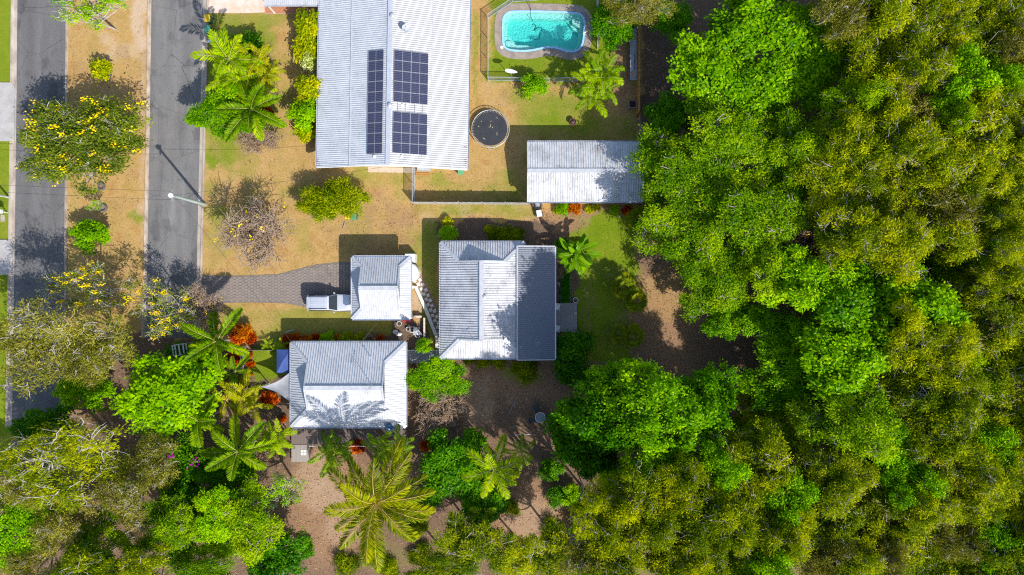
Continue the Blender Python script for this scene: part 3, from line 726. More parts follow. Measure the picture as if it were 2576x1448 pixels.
wdark = mat('dark_timber', (.17, .13, .115), (.11, .085, .075), 2.0, .85, .25, stretch=(1, .15, 1))
deck('deck', 'square grey timber deck beside strip of bright grass and cottage patio', 1393, 1453, 763, 836, .35, 'y', .175, wgrey)
dk, dw_, dd_ = deck('deck', 'long dark timber deck with railing behind silver roofed cottage', 733, 1024, 1066, 1119, .5, 'y', .16, wdark)
mb = MB(); mb.tube([(2.2, .04, 1.42), (dw_, .04, 1.42)], .03, 6); mb.build('hand_rail', framem, dk)
for i in range(7):
    x = 2.2 + (dw_-2.2)*i/6; mb = MB(); mb.box(x-.04, x+.04, 0, .08, .5, 1.4); mb.build('post', framem, dk)
dl, lw_, ld_ = deck('landing', 'pale sunlit timber landing with white cross mark next to dark deck', 733, 782, 1120, 1163, .4, 'y', .14, mat('pale_timber', (.33, .29, .26), (.21, .185, .165), 2, .85, .2, stretch=(1, .15, 1)))
dl['category'] = 'landing'
mb = MB(); mb.box(1.0, 1.28, .72, .98, .41, .418); mb.box(1.32, 1.58, .72, .98, .41, .418); mb.box(1.0, 1.28, 1.02, 1.26, .41, .418); mb.box(1.32, 1.58, 1.02, 1.26, .41, .418); mb.build('white_mark', framem, dl)
wk, ww_, wd_ = deck('walkway', 'weathered timber walkway of wide slats joining two cottages', 1022, 1107, 882, 915, .5, 'y', .19, mat('grey_slat', (.33, .335, .35), (.22, .22, .23), 2, .8, .2, stretch=(1, .2, 1)))
wk['category'] = 'walkway'
mb = MB(); mb.box(0, ww_, wd_-.02, wd_+.05, .56, .64); mb.build('top_rail', framem, wk)
for i in range(5):
    x = .05 + (ww_-.1)*i/4; mb = MB(); mb.box(x-.04, x+.04, wd_-.01, wd_+.04, 0, .56); mb.build('post', framem, wk)
# ------------------------------------------------------------------ pool
root = thing('swimming_pool', 'kidney-sided turquoise swimming pool with pale blue rim and concrete surround', 'swimming pool', (pc[0], pc[1], 0))
def resample(poly, n):
    pts = [Vector((x, y)) for x, y in poly]; 
    # smooth closed Catmull-Rom
    out = []; m_ = len(pts); per = n // m_ + 1
    for i in range(m_):
        p0, p1, p2, p3 = pts[i-1], pts[i], pts[(i+1) % m_], pts[(i+2) % m_]
        for k in range(4):
            t = k/4; out.append(.5*((2*p1) + (-p0+p2)*t + (2*p0-5*p1+4*p2-p3)*t*t + (-p0+3*p1-3*p2+p3)*t**3))
    return out
PL = [p - Vector(pc) for p in resample(POOL, 100)]
def offset(loop, d):
    n = len(loop); out = []
    for i in range(n):
        t = (loop[(i+1) % n] - loop[i-1]).normalized(); out.append(loop[i] + Vector((t.y, -t.x))*d)
    return out
area = sum(PL[i].x*PL[(i+1) % len(PL)].y - PL[(i+1) % len(PL)].x*PL[i].y for i in range(len(PL)))
sg = 1 if area > 0 else -1
def ring(mb, l0, z0, l1, z1, mi=0):
    n = len(l0); vs = [(p.x, p.y, z0) for p in l0] + [(p.x, p.y, z1) for p in l1]
    mb.add(vs, [[i, (i+1) % n, n+(i+1) % n, n+i] for i in range(n)], mi)
o0 = PL; o1 = offset(PL, sg*.22); oS = offset(PL, sg*.95)
sur = mat('pool_concrete', (.30, .245, .20), (.20, .165, .14), 1.5, .9, .3, lo=.35, hi=.65)
mb = MB(); ring(mb, o1, .05, oS, .035); ring(mb, oS, .035, oS, -.1); mb.build('surround', sur, root)
mb = MB(); ring(mb, offset(PL, -sg*.02), .02, offset(PL, -sg*.02), .085); ring(mb, offset(PL, -sg*.02), .085, offset(PL, sg*.18), .085); ring(mb, offset(PL, sg*.18), .085, offset(PL, sg*.19), .0)
mb.build('coping', mat('coping_blue', (.30, .52, .72), (.24, .44, .66), 2, .6), root)
shellm = mat('pool_shell', (.68, .82, .75), (.60, .76, .70), 2, .6)
mb = MB(); l1 = offset(PL, -sg*.03); l2 = offset(PL, -sg*.42); l3 = offset(PL, -sg*.55)
ring(mb, offset(PL, sg*.05), .03, l1, -.55); ring(mb, l1, -.55, l2, -.6); ring(mb, l2, -.6, l3, -1.35)
n = len(l3); mb.add([(p.x, p.y, -1.35) for p in l3] + [(0, 0, -1.45)], [[i, (i+1) % n, n] for i in range(n)])
mb.build('shell', shellm, root)
def lp(cx_, cy_): 
    q = C4((cx_, cy_)); w_ = P(*q); return (w_[0]-pc[0], w_[1]-pc[1])
# steps: pale benches in two corners
stm = mat('pool_step', (.74, .84, .76), (.66, .78, .72), 2, .6)
for (pts, z0, z1) in (([(900,130),(955,150),(975,190),(975,215),(900,165)], -1.3, -.4), ([(880,165),(960,215),(955,235),(905,205)], -1.3, -.75),
                      ([(395,300),(430,300),(470,330),(560,335),(600,350),(560,372),(440,370),(400,350)], -1.3, -.45), ([(395,255),(425,262),(480,318),(560,322),(640,335),(600,350),(470,345),(400,320)], -1.3, -.85)):
    q = [lp(*p) for p in pts]; mb = MB(); mb.prism(q[::-1], z0, z1); mb.build('step', stm, root)
m_, nt, b = new_mat('pool_water')
tr = nt.nodes.new('ShaderNodeBsdfTransparent'); tr.inputs[0].default_value = (1, 1, 1, 1)
gl = nt.nodes.new('ShaderNodeBsdfGlossy'); gl.inputs['Roughness'].default_value = .05
fr = nt.nodes.new('ShaderNodeFresnel'); fr.inputs[0].default_value = 1.33
mx = nt.nodes.new('ShaderNodeMixShader'); nt.links.new(fr.outputs[0], mx.inputs[0]); nt.links.new(tr.outputs[0], mx.inputs[1]); nt.links.new(gl.outputs[0], mx.inputs[2])
tc = nt.nodes.new('ShaderNodeTexCoord'); nn = noise_node(nt, 5, 3, .6, tc.outputs['Object']); bp = nt.nodes.new('ShaderNodeBump'); bp.inputs['Strength'].default_value = .5; bp.inputs['Distance'].default_value = .06
nt.links.new(nn.outputs[0], bp.inputs['Height']); nt.links.new(bp.outputs[0], gl.inputs['Normal']); nt.links.new(bp.outputs[0], fr.inputs['Normal'])
rw = noise_node(nt, 4.5, 2, .5, tc.outputs['Object']); rr_ = ramp_node(nt, [(.35, (.80, .97, .98)), (.62, (1, 1, 1))]); nt.links.new(rw.outputs[0], rr_.inputs[0]); nt.links.new(rr_.outputs[0], tr.inputs[0])
va = nt.nodes.new('ShaderNodeVolumeAbsorption'); va.inputs[0].default_value = (.24, .925, .915, 1); va.inputs[1].default_value = .82
nt.links.new(mx.outputs[0], nt.nodes['Material Output'].inputs[0]); nt.links.new(va.outputs[0], nt.nodes['Material Output'].inputs['Volume'])
lw = offset(PL, sg*.04); mb = MB(); mb.prism([(p.x, p.y) for p in lw], -1.62, -.09); mb.build('water', m_, root)
blackp = mat('black_plastic', (.03, .03, .032), (.02, .02, .02), 4, .5)
hose = [C4(c) for c in [(552, 5), (572, 35), (583, 80), (580, 120), (600, 155)]]
mb = MB(); mb.tube([(*P(*hose[0]), .9), (*P(*hose[1]), .4), (*P(*hose[2]), .12), (*P(*hose[3]), -.03), (*P(*hose[4]), -.3)], .03, 6)
hq = [C4(c) for c in [(600,155),(625,165),(612,200),(640,175),(672,180),(660,215),(650,260),(600,270),(570,300)]]
mb.tube([(v.x, v.y, -1.3) for v in resample([P(*q) for q in hq], 40)[:-8]], .025, 6)
tag(mb.build('pool_hose', blackp), 'thin dark cleaner hose dipping into the turquoise pool', 'hose')
for (cxy, lab) in (((366, 360), 'small white round lid on concrete by the pool steps end'), ((990, 256), 'small cream round lid at pool edge near palm clump')):
    q = C4(cxy); mb = MB(); mb.lathe([(.17, 0), (.17, .03), (.12, .04)], 14); tag(mb.build('skimmer_lid', framem, None, (*P(*q), .05)), lab, 'lid')

# ------------------------------------------------------------------ fences
galv = mat('galvanised', (.48, .52, .55), (.38, .42, .45), 4, .45, metal=.35)
def picket_fence(name, label, pts, h, material, gap=.11, postgap=2.4, bar=.022, rails=True, group=None):
    W3 = [Vector((*P(*p), 0)) for p in pts]
    root = thing(name, label, 'fence', W3[0], 0, group); o = W3[0]
    for a, c_ in zip(W3[:-1], W3[1:]):
        d = c_ - a; ln = d.length; d = d.normalized(); n = max(1, round(ln/postgap))
        for i in range(n + 1):
            if i == 0 and a is not W3[0]: continue
            p = a - o + d*(ln*i/n); mb = MB(); mb.box(p.x-.03, p.x+.03, p.y-.03, p.y+.03, 0, h+.06); mb.build('post', material, root)
        for z in (.12, h-.02):
            mb = MB(); mb.bar(a - o + Vector((0, 0, z)), c_ - o + Vector((0, 0, z)), .045, .04); mb.build('rail', material, root)
        mb = MB(); q = int(ln/gap)
        for i in range(q):
            p = a - o + d*(gap*(i+.5)); mb.bar(p + Vector((0, 0, .06)), p + Vector((0, 0, h-.03)), bar)
        stuff(mb.build('picket_row', material, root))
    return root
picket_fence('pool_fence', 'galvanised picket pool fence between trampoline lawn and pool', [(1352, 2), (1290, 6), (1228, 47), (1228, 203), (1302, 204), (1382, 206)], 1.2, galv)
picket_fence('pool_gate', 'galvanised picket gate panel beside the palm clump', [(1392, 206), (1455, 205), (1500, 200)], 1.25, galv)
bpy.data.objects['pool_gate']['category'] = 'gate'
picket_fence('side_fence', 'pale steel fence running straight down the far side of the pool', [(1500, -40), (1503, 125)], 1.25, mat('cream_steel', (.62, .60, .53), (.5, .48, .42), 3, .5, metal=.1))
def paling_fence(name, label, a, c_, h, material, postm, pw=.115, face=1, postgap=2.4, jit=.05):
    A, C = Vector((*P(*a), 0)), Vector((*P(*c_), 0)); d = (C-A); ln = d.length; d.normalize(); rz = math.atan2(d.y, d.x)
    root = thing(name, label, 'fence', A, rz); rr = random.Random(int(a[0]))
    nb = max(1, round(ln/postgap)); bay = ln/nb
    for i in range(nb+1):
        mb = MB(); mb.box(i*bay-.05, i*bay+.05, -.05, .05, 0, h+.08); mb.build('post', postm, root)
    for z in (.3, h-.3):
        mb = MB(); mb.box(.051, ln-.051, -.03, .03, z, z+.08); mb.build('rail', postm, root)
    for i in range(nb):
        mb = MB(); x = i*bay
        while x < (i+1)*bay - pw*.5:
            mb.box(x, x+pw-rr.uniform(.004, .016), face*.035 - .01, face*.035 + .008 + rr.uniform(0, .006), .03, h + rr.uniform(-jit, jit)); x += pw
        stuff(mb.build('paling_panel', material, root))
    return root
pal_grey = mat('paling_grey', (.46, .43, .39), (.28, .26, .24), 3, .9, .2, stretch=(4, 4, .4))
pal_or = mat('paling_orange', (.42, .22, .055), (.30, .15, .04), 2.5, .85, .2, stretch=(4, 4, .4))
paling_fence('paling_fence', 'grey weathered paling fence from steel gate to shed', (1041, 513), (1329, 515), 1.75, pal_grey, wgrey, .12, -1)
paling_fence('timber_fence', 'tall orange timber paling fence beside dark leaf litter', (1600, -20), (1601, 288), 1.85, pal_or, pal_or, .12, 1)
paling_fence('fence_gate', 'short dark red gate between timber fence and steel railing', (1601, 290), (1603, 304), 1.6, mat('dark_red', (.10, .03, .02), (.07, .02, .015), 3), pal_or, .12, 1)
bpy.data.objects['fence_gate']['category'] = 'gate'
picket_fence('steel_railing', 'blue grey steel railing running to the shed corner under leaves', [(1603, 306), (1604, 356)], 1.5, mat('railing_blue', (.30, .36, .44), (.24, .29, .36), 3, .5, metal=.2), .25)
picket_fence('yard_fence', 'steel mesh fence joining big house gable to paling fence', [(1043, 426), (1043, 512)], 1.75, galv, .09)
paling_fence('garden_fence', 'low dark slatted fence at corner of red cordyline bed', (635, 880), (690, 880), 1.1, mat('slat_dark', (.09, .08, .07), (.06, .05, .05), 3), wdark, .14, 1)
paling_fence('garden_fence', 'short grey slatted fence running beside red groundcover strip', (612, 884), (614, 930), 1.0, pal_grey, wgrey, .14, 1)

# ------------------------------------------------------------------ power pole and wires
X, Y = P(516, 515)
pole = thing('power_pole', 'tall grey-green timber power pole at road edge with white cap', 'power pole', (X, Y, 0))
mb = MB(); mb.tube([(0, 0, 0), (0, 0, 3.6), (0, 0, 7.25)], [.17, .145, .12], 12); mb.build('shaft', mat('pole_timber', (.36, .42, .38), (.26, .31, .28), 2, .85, .2, stretch=(3, 3, .3)), pole)
mb = MB(); mb.lathe([(.13, 7.2), (.23, 7.26), (.24, 7.42), (.14, 7.52)], 12); mb.build('cap', framem, pole)
mb = MB(); mb.box(-.05, .05, -.5, .5, 6.95, 7.05); mb.build('crossarm', wgrey, pole)
wirem = mat('wire', (.04, .04, .045), (.03, .03, .03), 4, .5)
def wire(label, a, b_, sag):
    a = Vector(a); b_ = Vector(b_); pts = []
    for i in range(17):
        t = i/16; p = a.lerp(b_, t); p.z -= sag*4*t*(1-t); pts.append(p - a)
    mb = MB(); mb.tube(pts, .014, 5); tag(mb.build('power_line', wirem, None, a), label, 'wire')
wire('overhead wire crossing both roads from pole, nearer the flowering tree', (X-.2, Y+.42, 7.0), (*P(-260, 455, 7.0), 7.0), .5)
wire('overhead wire crossing both roads from pole, farther from the flowering tree', (X-.2, Y-.42, 7.0), (*P(-260, 470, 7.0), 7.0), .5)
wire('service wire from pole to gable of the big house', (X+.13, Y, 7.1), (*P(968, 420, 4.4), 4.4), .5)
wire('service wire from pole to silver roofed cottage corner', (X+.13, Y, 6.9), (*P(738, 868, 2.9), 2.9), .5)
wire('service wire from garage to silver roofed cottage', (*P(960, 800, 2.9), 2.9), (*P(905, 866, 2.85), 2.85), .05)

# ------------------------------------------------------------------ car
def make_car(px, py):
    X, Y = P(px, py, .9)
    root = thing('parked_car', 'silver station wagon parked nose-in against the garage on pavers', 'car', (X, Y, .05))
    m, nt, b = new_mat('car_paint'); b.inputs['Base Color'].default_value = (.62, .64, .67, 1); b.inputs['Metallic'].default_value = .45; b.inputs['Roughness'].default_value = .28; b.inputs['Coat Weight'].default_value = .6
    paint = m; trim = blackp
    st = [(-2.38, .55, .72, .45), (-2.32, .74, .93, .36), (-2.05, .88, 1.02, .30), (-1.2, .92, 1.04, .28), (0, .925, 1.03, .28), (.75, .92, 1.02, .28), (1.0, .915, 1.01, .28), (1.5, .90, .97, .29), (1.95, .86, .92, .32), (2.2, .77, .85, .38), (2.32, .60, .74, .48)]
    mb = MB(); vs = []; fs = []
    for (x, w, top, bot) in st:
        sec = [(-w*.9, bot), (-w, bot+.14), (-w*1.0, top-.28), (-w*.965, top-.09), (-w*.88, top-.015), (-w*.45, top+.018), (0, top+.025), (w*.45, top+.018), (w*.88, top-.015), (w*.965, top-.09), (w, top-.28), (w, bot+.14), (w*.9, bot)]
        vs += [(x, y, z) for y, z in sec]
    n = 13
    for i in range(len(st)-1):
        for j in range(n-1): fs.append([i*n+j, i*n+j+1, (i+1)*n+j+1, (i+1)*n+j])
        fs.append([i*n+n-1, i*n, (i+1)*n, (i+1)*n+n-1])
    fs.append(list(range(n))); fs.append([(len(st)-1)*n+j for j in range(n)][::-1])
    mb.add(vs, fs); body = mb.build('body', paint, root, smooth=True)
    body.modifiers.new('b', 'SUBSURF').levels = 1; body.modifiers['b'].render_levels = 2
    # cabin: lower ring and roof ring
    gx = [(-2.18, -1.92), (.98, .22)]; mb = MB()
    lo = [(-2.18, -.84), (.98, -.84), (.98, .84), (-2.18, .84)]; 
    prof = [(-2.26, 1.0, .80), (-2.10, 1.60, .64), (-2.0, 1.69, .67), (-1.6, 1.745, .70), (-.9, 1.765, .71), (-.2, 1.76, .71), (.05, 1.73, .70), (.16, 1.69, .69), (.92, 1.02, .84)]
    vs = []; fs = []
    for (x, z, w) in prof:
        vs += [(x, -.86 if z < 1.1 else -w-.02, max(1.0, z-.02) if z < 1.1 else z-.06), (x, -w*.9, z), (x, 0, z+.02), (x, w*.9, z), (x, .86 if z < 1.1 else w+.02, max(1.0, z-.02) if z < 1.1 else z-.06)]
    for i in range(len(prof)-1):
        for j in range(4): fs.append([i*5+j, (i+1)*5+j, (i+1)*5+j+1, i*5+j+1])
    # sides
    side = lambda q: [[i*5+q for i in range(len(prof))]]
    fs += side(0) + [side(4)[0][::-1]]
    mb.add(vs, fs); mb.build('cabin', paint, root)
    g = glassm
    mb = MB(); mb.add([(.19, -.65, 1.685), (.89, -.80, 1.07), (.89, .80, 1.07), (.19, .65, 1.685), (.32, -.2, 1.69), (.32, .2, 1.69)], [[0, 1, 2, 3]]); mb.v = [(x+.02, y, z+.02) for x, y, z in mb.v]; mb.build('windscreen', g, root)
    mb = MB(); mb.add([(-2.12, -.58, 1.58), (-2.27, -.70, 1.10), (-2.27, .70, 1.10), (-2.12, .58, 1.58)], [[3, 2, 1, 0]]); mb.v = [(x-.02, y, z+.01) for x, y, z in mb.v]; mb.build('rear_window', g, root)
    for sgn in (-1, 1):
        for (xa, xb, xc, xd) in ((-2.05, -1.25, -1.22, -1.92), (-1.2, -.32, -.36, -1.17), (-.27, .68, .06, -.31)):
            y0_, y1_ = .90, .765
            mb = MB(); mb.add([(xa, sgn*y0_, 1.07), (xb, sgn*y0_, 1.07), (xc, sgn*y1_, 1.60), (xd, sgn*y1_, 1.60)], [[0, 1, 2, 3]]); mb.build('side_window', g, root)
        mb = MB(); mb.tube([(-1.9, sgn*.60, 1.71), (-1.75, sgn*.605, 1.79), (-.2, sgn*.605, 1.81), (.0, sgn*.60, 1.74)], .035, 6); mb.build('roof_rail', blackp, root)
        mb = MB(); mb.frust(.50, .68, min(sgn*.92, sgn*1.10), max(sgn*.92, sgn*1.10), 1.05, .54, .66, min(sgn*.94, sgn*1.08), max(sgn*.94, sgn*1.08), 1.22); mb.build('wing_mirror', paint, root)
        for xw in (-1.42, 1.38):
            w = MB(); w.lathe([(.20, -.1), (.33, -.09), (.35, -.05), (.35, .05), (.33, .09), (.20, .1)], 20); wo = w.build('wheel', blackp, root, (xw, sgn*.82, .35), (R(90), 0, 0))
            w = MB(); w.lathe([(.2, -.098), (.2, .098)], 14); w.build('rim', alum, wo)
        mb = MB(); mb.frust(2.02, 2.26, min(sgn*.52, sgn*.78), max(sgn*.52, sgn*.78), .70, 2.0, 2.18, min(sgn*.55, sgn*.8), max(sgn*.55, sgn*.8), .86); mb.build('headlight', mat('lamp_glass', (.7, .72, .75), (.6, .62, .65), 3, .15), root)
        mb = MB(); mb.box(-2.33, -2.2, min(sgn*.62, sgn*.78), max(sgn*.62, sgn*.78), .74, .96); mb.build('tail_light', mat('red_lens', (.35, .01, .01), (.25, .01, .01), 3, .2), root)
    mb = MB(); mb.frust(-2.14, -2.0, -.62, .62, 1.63, -2.12, -2.0, -.6, .6, 1.67); mb.build('spoiler', paint, root)
    for i in range(4):
        y = -.36 + .24*i; mb = MB(); mb.box(-1.7, -.15, y-.012, y+.012, 1.772, 1.787); mb.build('roof_rib', paint, root)
    mb = MB(); mb.box(2.2, 2.36, -.45, .45, .45, .66); mb.build('grille', blackp, root)
    return root
make_car(828, 762)

# ------------------------------------------------------------------ wheelie bins
def bin_(label, px, py, rz, lidc, bodyc=(.03, .13, .07), z=0.0, tip=False):
    X, Y = P(px, py, 1.0); root = thing('wheelie_bin', label, 'bin', (X, Y, z), rz)
    bm_ = mat('bin_body%.2f' % bodyc[1], bodyc, tuple(v*.75 for v in bodyc), 3, .5); lm = mat('bin_lid%.2f%.2f' % (lidc[0], lidc[1]), lidc, tuple(v*.85 for v in lidc), 3, .45)
    mb = MB(); mb.frust(-.22, .22, -.24, .24, .06, -.28, .28, -.34, .34, .96); mb.build('bin_body', bm_, root)
    mb = MB(); mb.frust(-.31, .31, -.37, .38, .965, -.24, .24, -.28, .28, 1.05); mb.box(-.2, .2, .38, .43, .965, 1.0); lid = mb.build('lid', lm, root, bevel=.012)
    mb = MB(); mb.tube([(-.24, .45, .95), (.24, .45, .95)], .02, 6); mb.build('handle', bm_, root)
    for s_ in (-1, 1):
        mb = MB(); mb.lathe([(.1, -.03), (.1, .03)], 12); mb.build('wheel', blackp, root, (s_*.27, .27, .1), (0, R(90), 0))
    return root
YL = (.80, .50, .01); GRL = (.06, .22, .10)
bin_('yellow lidded wheelie bin by the road below pink driveway', 521, 46, .05, YL)
bin_('pale green wheelie bin standing alone by road kerb near letterbox', 521, 74, .1, (.07, .28, .19))
bin_('yellow lidded wheelie bin against bottlebrush bush', 873, 543, .1, YL)
bin_('green wheelie bin next to the yellow lidded bin at bottlebrush bush', 889, 545, -.05, (.08, .26, .12))
bin_('green wheelie bin half hidden in the bottlebrush foliage', 797, 547, .35, (.08, .27, .14))
bin_('green wheelie bin against gable wall of the big house', 1158, 431, 0, (.12, .34, .16))
# letterbox
X, Y = P(529, 105, 1); lb = thing('letterbox', 'small pale blue letterbox on a white post beside road', 'letterbox', (X, Y, 0))
MB().box(-.04, .04, -.04, .04, 0, .9).build('post', framem, lb)
mb = MB(); mb.box(-.2, .2, -.14, .14, .9, 1.12); mb.frust(-.22, .22, -.16, .16, 1.12, -.2, .2, -.03, .03, 1.22); mb.build('box', mat('letterbox_blue', (.45, .55, .66), (.38, .48, .6), 3, .5), lb)

# ------------------------------------------------------------------ trampoline
X, Y = P(1234, 325, .8); tr_ = thing('trampoline', 'round black trampoline with steel rim beside big house', 'trampoline', (X, Y, 0))
mb = MB(); rt = 1.98
mb.tube([(rt*math.cos(a), rt*math.sin(a), .86) for a in np.linspace(0, 2*math.pi, 49)], .03, 8); mb.build('rim', galv, tr_)
mb = MB(); mb.lathe([(0.01, .80), (.9, .805), (1.76, .825)], 48, cap=False); mb.build('mat', mat('tramp_mat', (.022, .024, .03), (.032, .034, .04), 1.2, .65), tr_)
mb = MB()
for i in range(72):
    a = 2*math.pi*i/72; mb.bar((1.76*math.cos(a), 1.76*math.sin(a), .825), ((rt-.02)*math.cos(a), (rt-.02)*math.sin(a), .855), .022)
stuff(mb.build('spring_ring', alum, tr_))
for i in range(6):
    a = 2*math.pi*(i+.5)/6; mb = MB(); mb.tube([(rt*math.cos(a-.14), rt*math.sin(a-.14), .86), ((rt+.02)*math.cos(a-.13), (rt+.02)*math.sin(a-.13), .03), ((rt+.02)*math.cos(a+.13), (rt+.02)*math.sin(a+.13), .03), (rt*math.cos(a+.14), rt*math.sin(a+.14), .86)], .024, 6); mb.build('leg', galv, tr_)
rr = random.Random(3)
for i in range(9):
    a = rr.uniform(0, 6.3); q = rr.uniform(.2, 1.4); mb = MB(); l = rr.choice((.1, .14, .3)); mb.bar((0, 0, 0), (l*math.cos(a*3), l*math.sin(a*3), .006), .04, .01)
    tag(mb.build('fallen_leaf', mat('pale_leaf', (.62, .55, .38), (.5, .42, .28), 5), None, (X+q*math.cos(a), Y+q*math.sin(a), .835)), 'pale fallen leaf or twig lying on the black trampoline mat', 'leaf', 'debris on the trampoline')
# fire pit
X, Y = P(1441, 307, .4); fp = thing('fire_pit', 'small round rusty brown fire pit on lawn near shed', 'fire pit', (X, Y, 0))
mb = MB(); mb.lathe([(.34, 0), (.36, .06), (.30, .1), (.33, .45), (.37, .5), (.30, .5), (.27, .2)], 16); mb.build('drum', mat('rust_brown', (.13, .06, .04), (.07, .035, .03), 5, .8, .2), fp)
mb = MB(); mb.lathe([(.265, .3), (.22, .42), (.05, .5)], 14); mb.bar((-.1, 0, .52), (.12, .05, .55), .04); mb.build('lid', mat('rust_lid', (.10, .05, .045), (.06, .03, .03), 5, .6), fp)
# oval board on post by the pool
X, Y = P(1286, 196); ob_ = thing('oval_board', 'white surfboard-shaped board mounted high on a thin post at pool fence', 'board', (X, Y, 0))
MB().tube([(0, 0, 0), (0, 0, 2.1)], .03, 6).build('post', galv, ob_)
mb = MB(); n = 20; q = []
for i in range(n):
    a = 2*math.pi*i/n; q.append((.68*math.cos(a), .2*math.sin(a)*(1-.25*math.cos(a))))
mb.prism(q, -.03, .03); mb.build('panel', framem, ob_, (0, 0, 2.15), (R(25), R(-14), R(-14)))
# long metal rack along the timber fence
X, Y = P(1592, 135, .5); rk = thing('metal_rack', 'long grey metal bench rack standing against orange timber fence', 'rack', (X, Y, 0))
stl = mat('rack_steel', (.33, .36, .41), (.22, .24, .29), 3, .55, metal=.2)
MB().box(-.28, .32, -2.85, 2.85, .80, .84).build('shelf', stl, rk)
mb = MB(); mb.box(-.36, -.30, -2.9, 2.9, .82, .95); mb.build('side_rail', stl, rk); mb = MB(); mb.box(.34, .38, -2.9, 2.9, .82, .95); mb.build('side_rail', stl, rk)
mb = MB(); mb.box(-.29, .33, 2.86, 2.92, .80, 1.0); mb.build('end_rail', stl, rk); mb = MB(); mb.box(-.29, .33, -2.92, -2.86, .80, 1.0); mb.build('end_rail', stl, rk)
MB().box(.1, .16, -1.8, -.2, .85, .9).build('slot', blackp, rk)
for sx_ in (-.3, .3):
    for sy_ in (-2.7, 0, 2.7): MB().box(sx_-.03, sx_+.03, sy_-.03, sy_+.03, 0, .80).build('leg', stl, rk)
X2, Y2 = P(1591, 186, .9); mb = MB(); mb.lathe([(.1, 0), (.14, .1), (.13, .2), (.03, .22)], 12); tag(mb.build('red_pot', mat('red_orange', (.55, .13, .08), (.45, .1, .06), 4), None, (X2, Y2, .845)), 'small red-orange pot on the long metal rack', 'pot')
# open planter box
X, Y = P(1591, 263, .4); pb = thing('planter_box', 'square open-topped pinkish brown box against the timber fence', 'planter box', (X, Y, 0))
brm = mat('box_brown', (.30, .20, .17), (.22, .15, .13), 3, .85)
for (a, b_, c_, d_) in ((-.42, .42, -.42, -.36), (-.42, .42, .36, .42), (-.42, -.36, -.36, .36), (.36, .42, -.36, .36)): MB().box(a, b_, c_, d_, 0, .62).build('side', brm, pb)
MB().box(-.36, .36, -.36, .36, .02, .08).build('base', mat('box_soil', (.05, .035, .03), (.03, .02, .02), 5), pb)
# ------------------------------------------------------------------ yards: shades, furniture, pots
sailm = mat('sail_cloth', (.28, .29, .31), (.22, .23, .25), 1.2, .8)
def shade_sail():
    a, b_, c_ = Vector(P3(657, 974, 2.6)), Vector(P3(731, 936, 2.55)), Vector(P3(731, 1013, 2.5))
    root = thing('shade_sail', 'grey triangular shade sail stretched from cottage eave', 'shade sail', (a.x, a.y, 0)); o = Vector((a.x, a.y, 0))
    n = 10; mb = MB(); vs = []; fs = []; ix = {}
    for i in range(n+1):
        for j in range(n+1-i):
            u, v = i/n, j/n; w = 1-u-v; p = a*w + b_*u + c_*v; cen = (a+b_+c_)/3
            pull = .95*(u*v + v*w*1.6 + u*w*1.6)*(1 - 3*u*v*w*6 if u*v*w < .03 else .45)
            q = p.lerp(cen, min(.5, .55*4*(max(u*w, v*w))*(1-min(u, v, w)*3)*.5)); q.z -= .25*(27*u*v*w)
            ix[i, j] = len(vs); vs.append(q - o)
    for i in range(n):
        for j in range(n-i):
            fs.append([ix[i, j], ix[i+1, j], ix[i, j+1]])
            if i + j < n-1: fs.append([ix[i+1, j], ix[i+1, j+1], ix[i, j+1]])
    mb.add(vs, fs); mb.build('cloth', sailm, root, smooth=True)
    MB().tube([(-.15, .0, 0), (-.12, 0, 2.7)], .05, 8).build('pole', galv, root)
shade_sail()
X, Y = P(712, 910, 2.3); gz_ = thing('gazebo', 'blue fabric gazebo canopy tucked against cottage gutter', 'gazebo', (X, Y, 0))
blue = mat('canopy_blue', (.045, .085, .26), (.035, .065, .21), 1.5, .75)
a, b_ = .72, 1.2
mb = MB(); vs = [(-a, -b_, 2.1), (a, -b_, 2.1), (a, b_, 2.1), (-a, b_, 2.1), (.05, .05, 2.62), (0, -b_*.5, 2.32), (0, b_*.5, 2.34)]
mb.add(vs, [[0, 1, 5], [1, 4, 5], [4, 0, 5], [1, 2, 4], [2, 3, 6], [4, 2, 6], [3, 4, 6], [3, 0, 4]]); mb.add([(-a, -b_, 2.1), (a, -b_, 2.1), (a, b_, 2.1), (-a, b_, 2.1), (-a, -b_, 1.9), (a, -b_, 1.9), (a, b_, 1.9), (-a, b_, 1.9)], [[0, 1, 5, 4], [1, 2, 6, 5], [2, 3, 7, 6], [3, 0, 4, 7]])
mb.build('canopy', blue, gz_)
for sx_ in (-1, 1):
    for sy_ in (-1, 1): MB().box(sx_*(a-.04)-.02, sx_*(a-.04)+.02, sy_*(b_-.04)-.02, sy_*(b_-.04)+.02, 0, 2.08).build('leg', galv, gz_)
# glass table and chairs
X, Y = P(1359, 1051, .7); tb = thing('garden_table', 'round glass garden table with white rim among dark chairs', 'table', (X, Y, 0))
mb = MB(); mb.tube([(.52*math.cos(t_), .52*math.sin(t_), .72) for t_ in np.linspace(0, 2*math.pi, 37)], .03, 6); mb.tube([(.2*math.cos(t_), .2*math.sin(t_), .715) for t_ in np.linspace(0, 2*math.pi, 25)], .016, 5)
for k in range(5): t_ = 2*math.pi*k/5+.3; mb.bar((.2*math.cos(t_), .2*math.sin(t_), .715), (.52*math.cos(t_), .52*math.sin(t_), .715), .03)
mb.build('rim', framem, tb)
MB().lathe([(.5, .722), (.5, .732)], 32).build('glass_top', mat('table_glass', (.16, .19, .22), (.13, .16, .19), 2, .1), tb)
for k in range(4): t_ = math.pi/4 + k*math.pi/2; MB().tube([(.3*math.cos(t_), .3*math.sin(t_), .71), (.4*math.cos(t_), .4*math.sin(t_), 0)], .02, 6).build('leg', framem, tb)
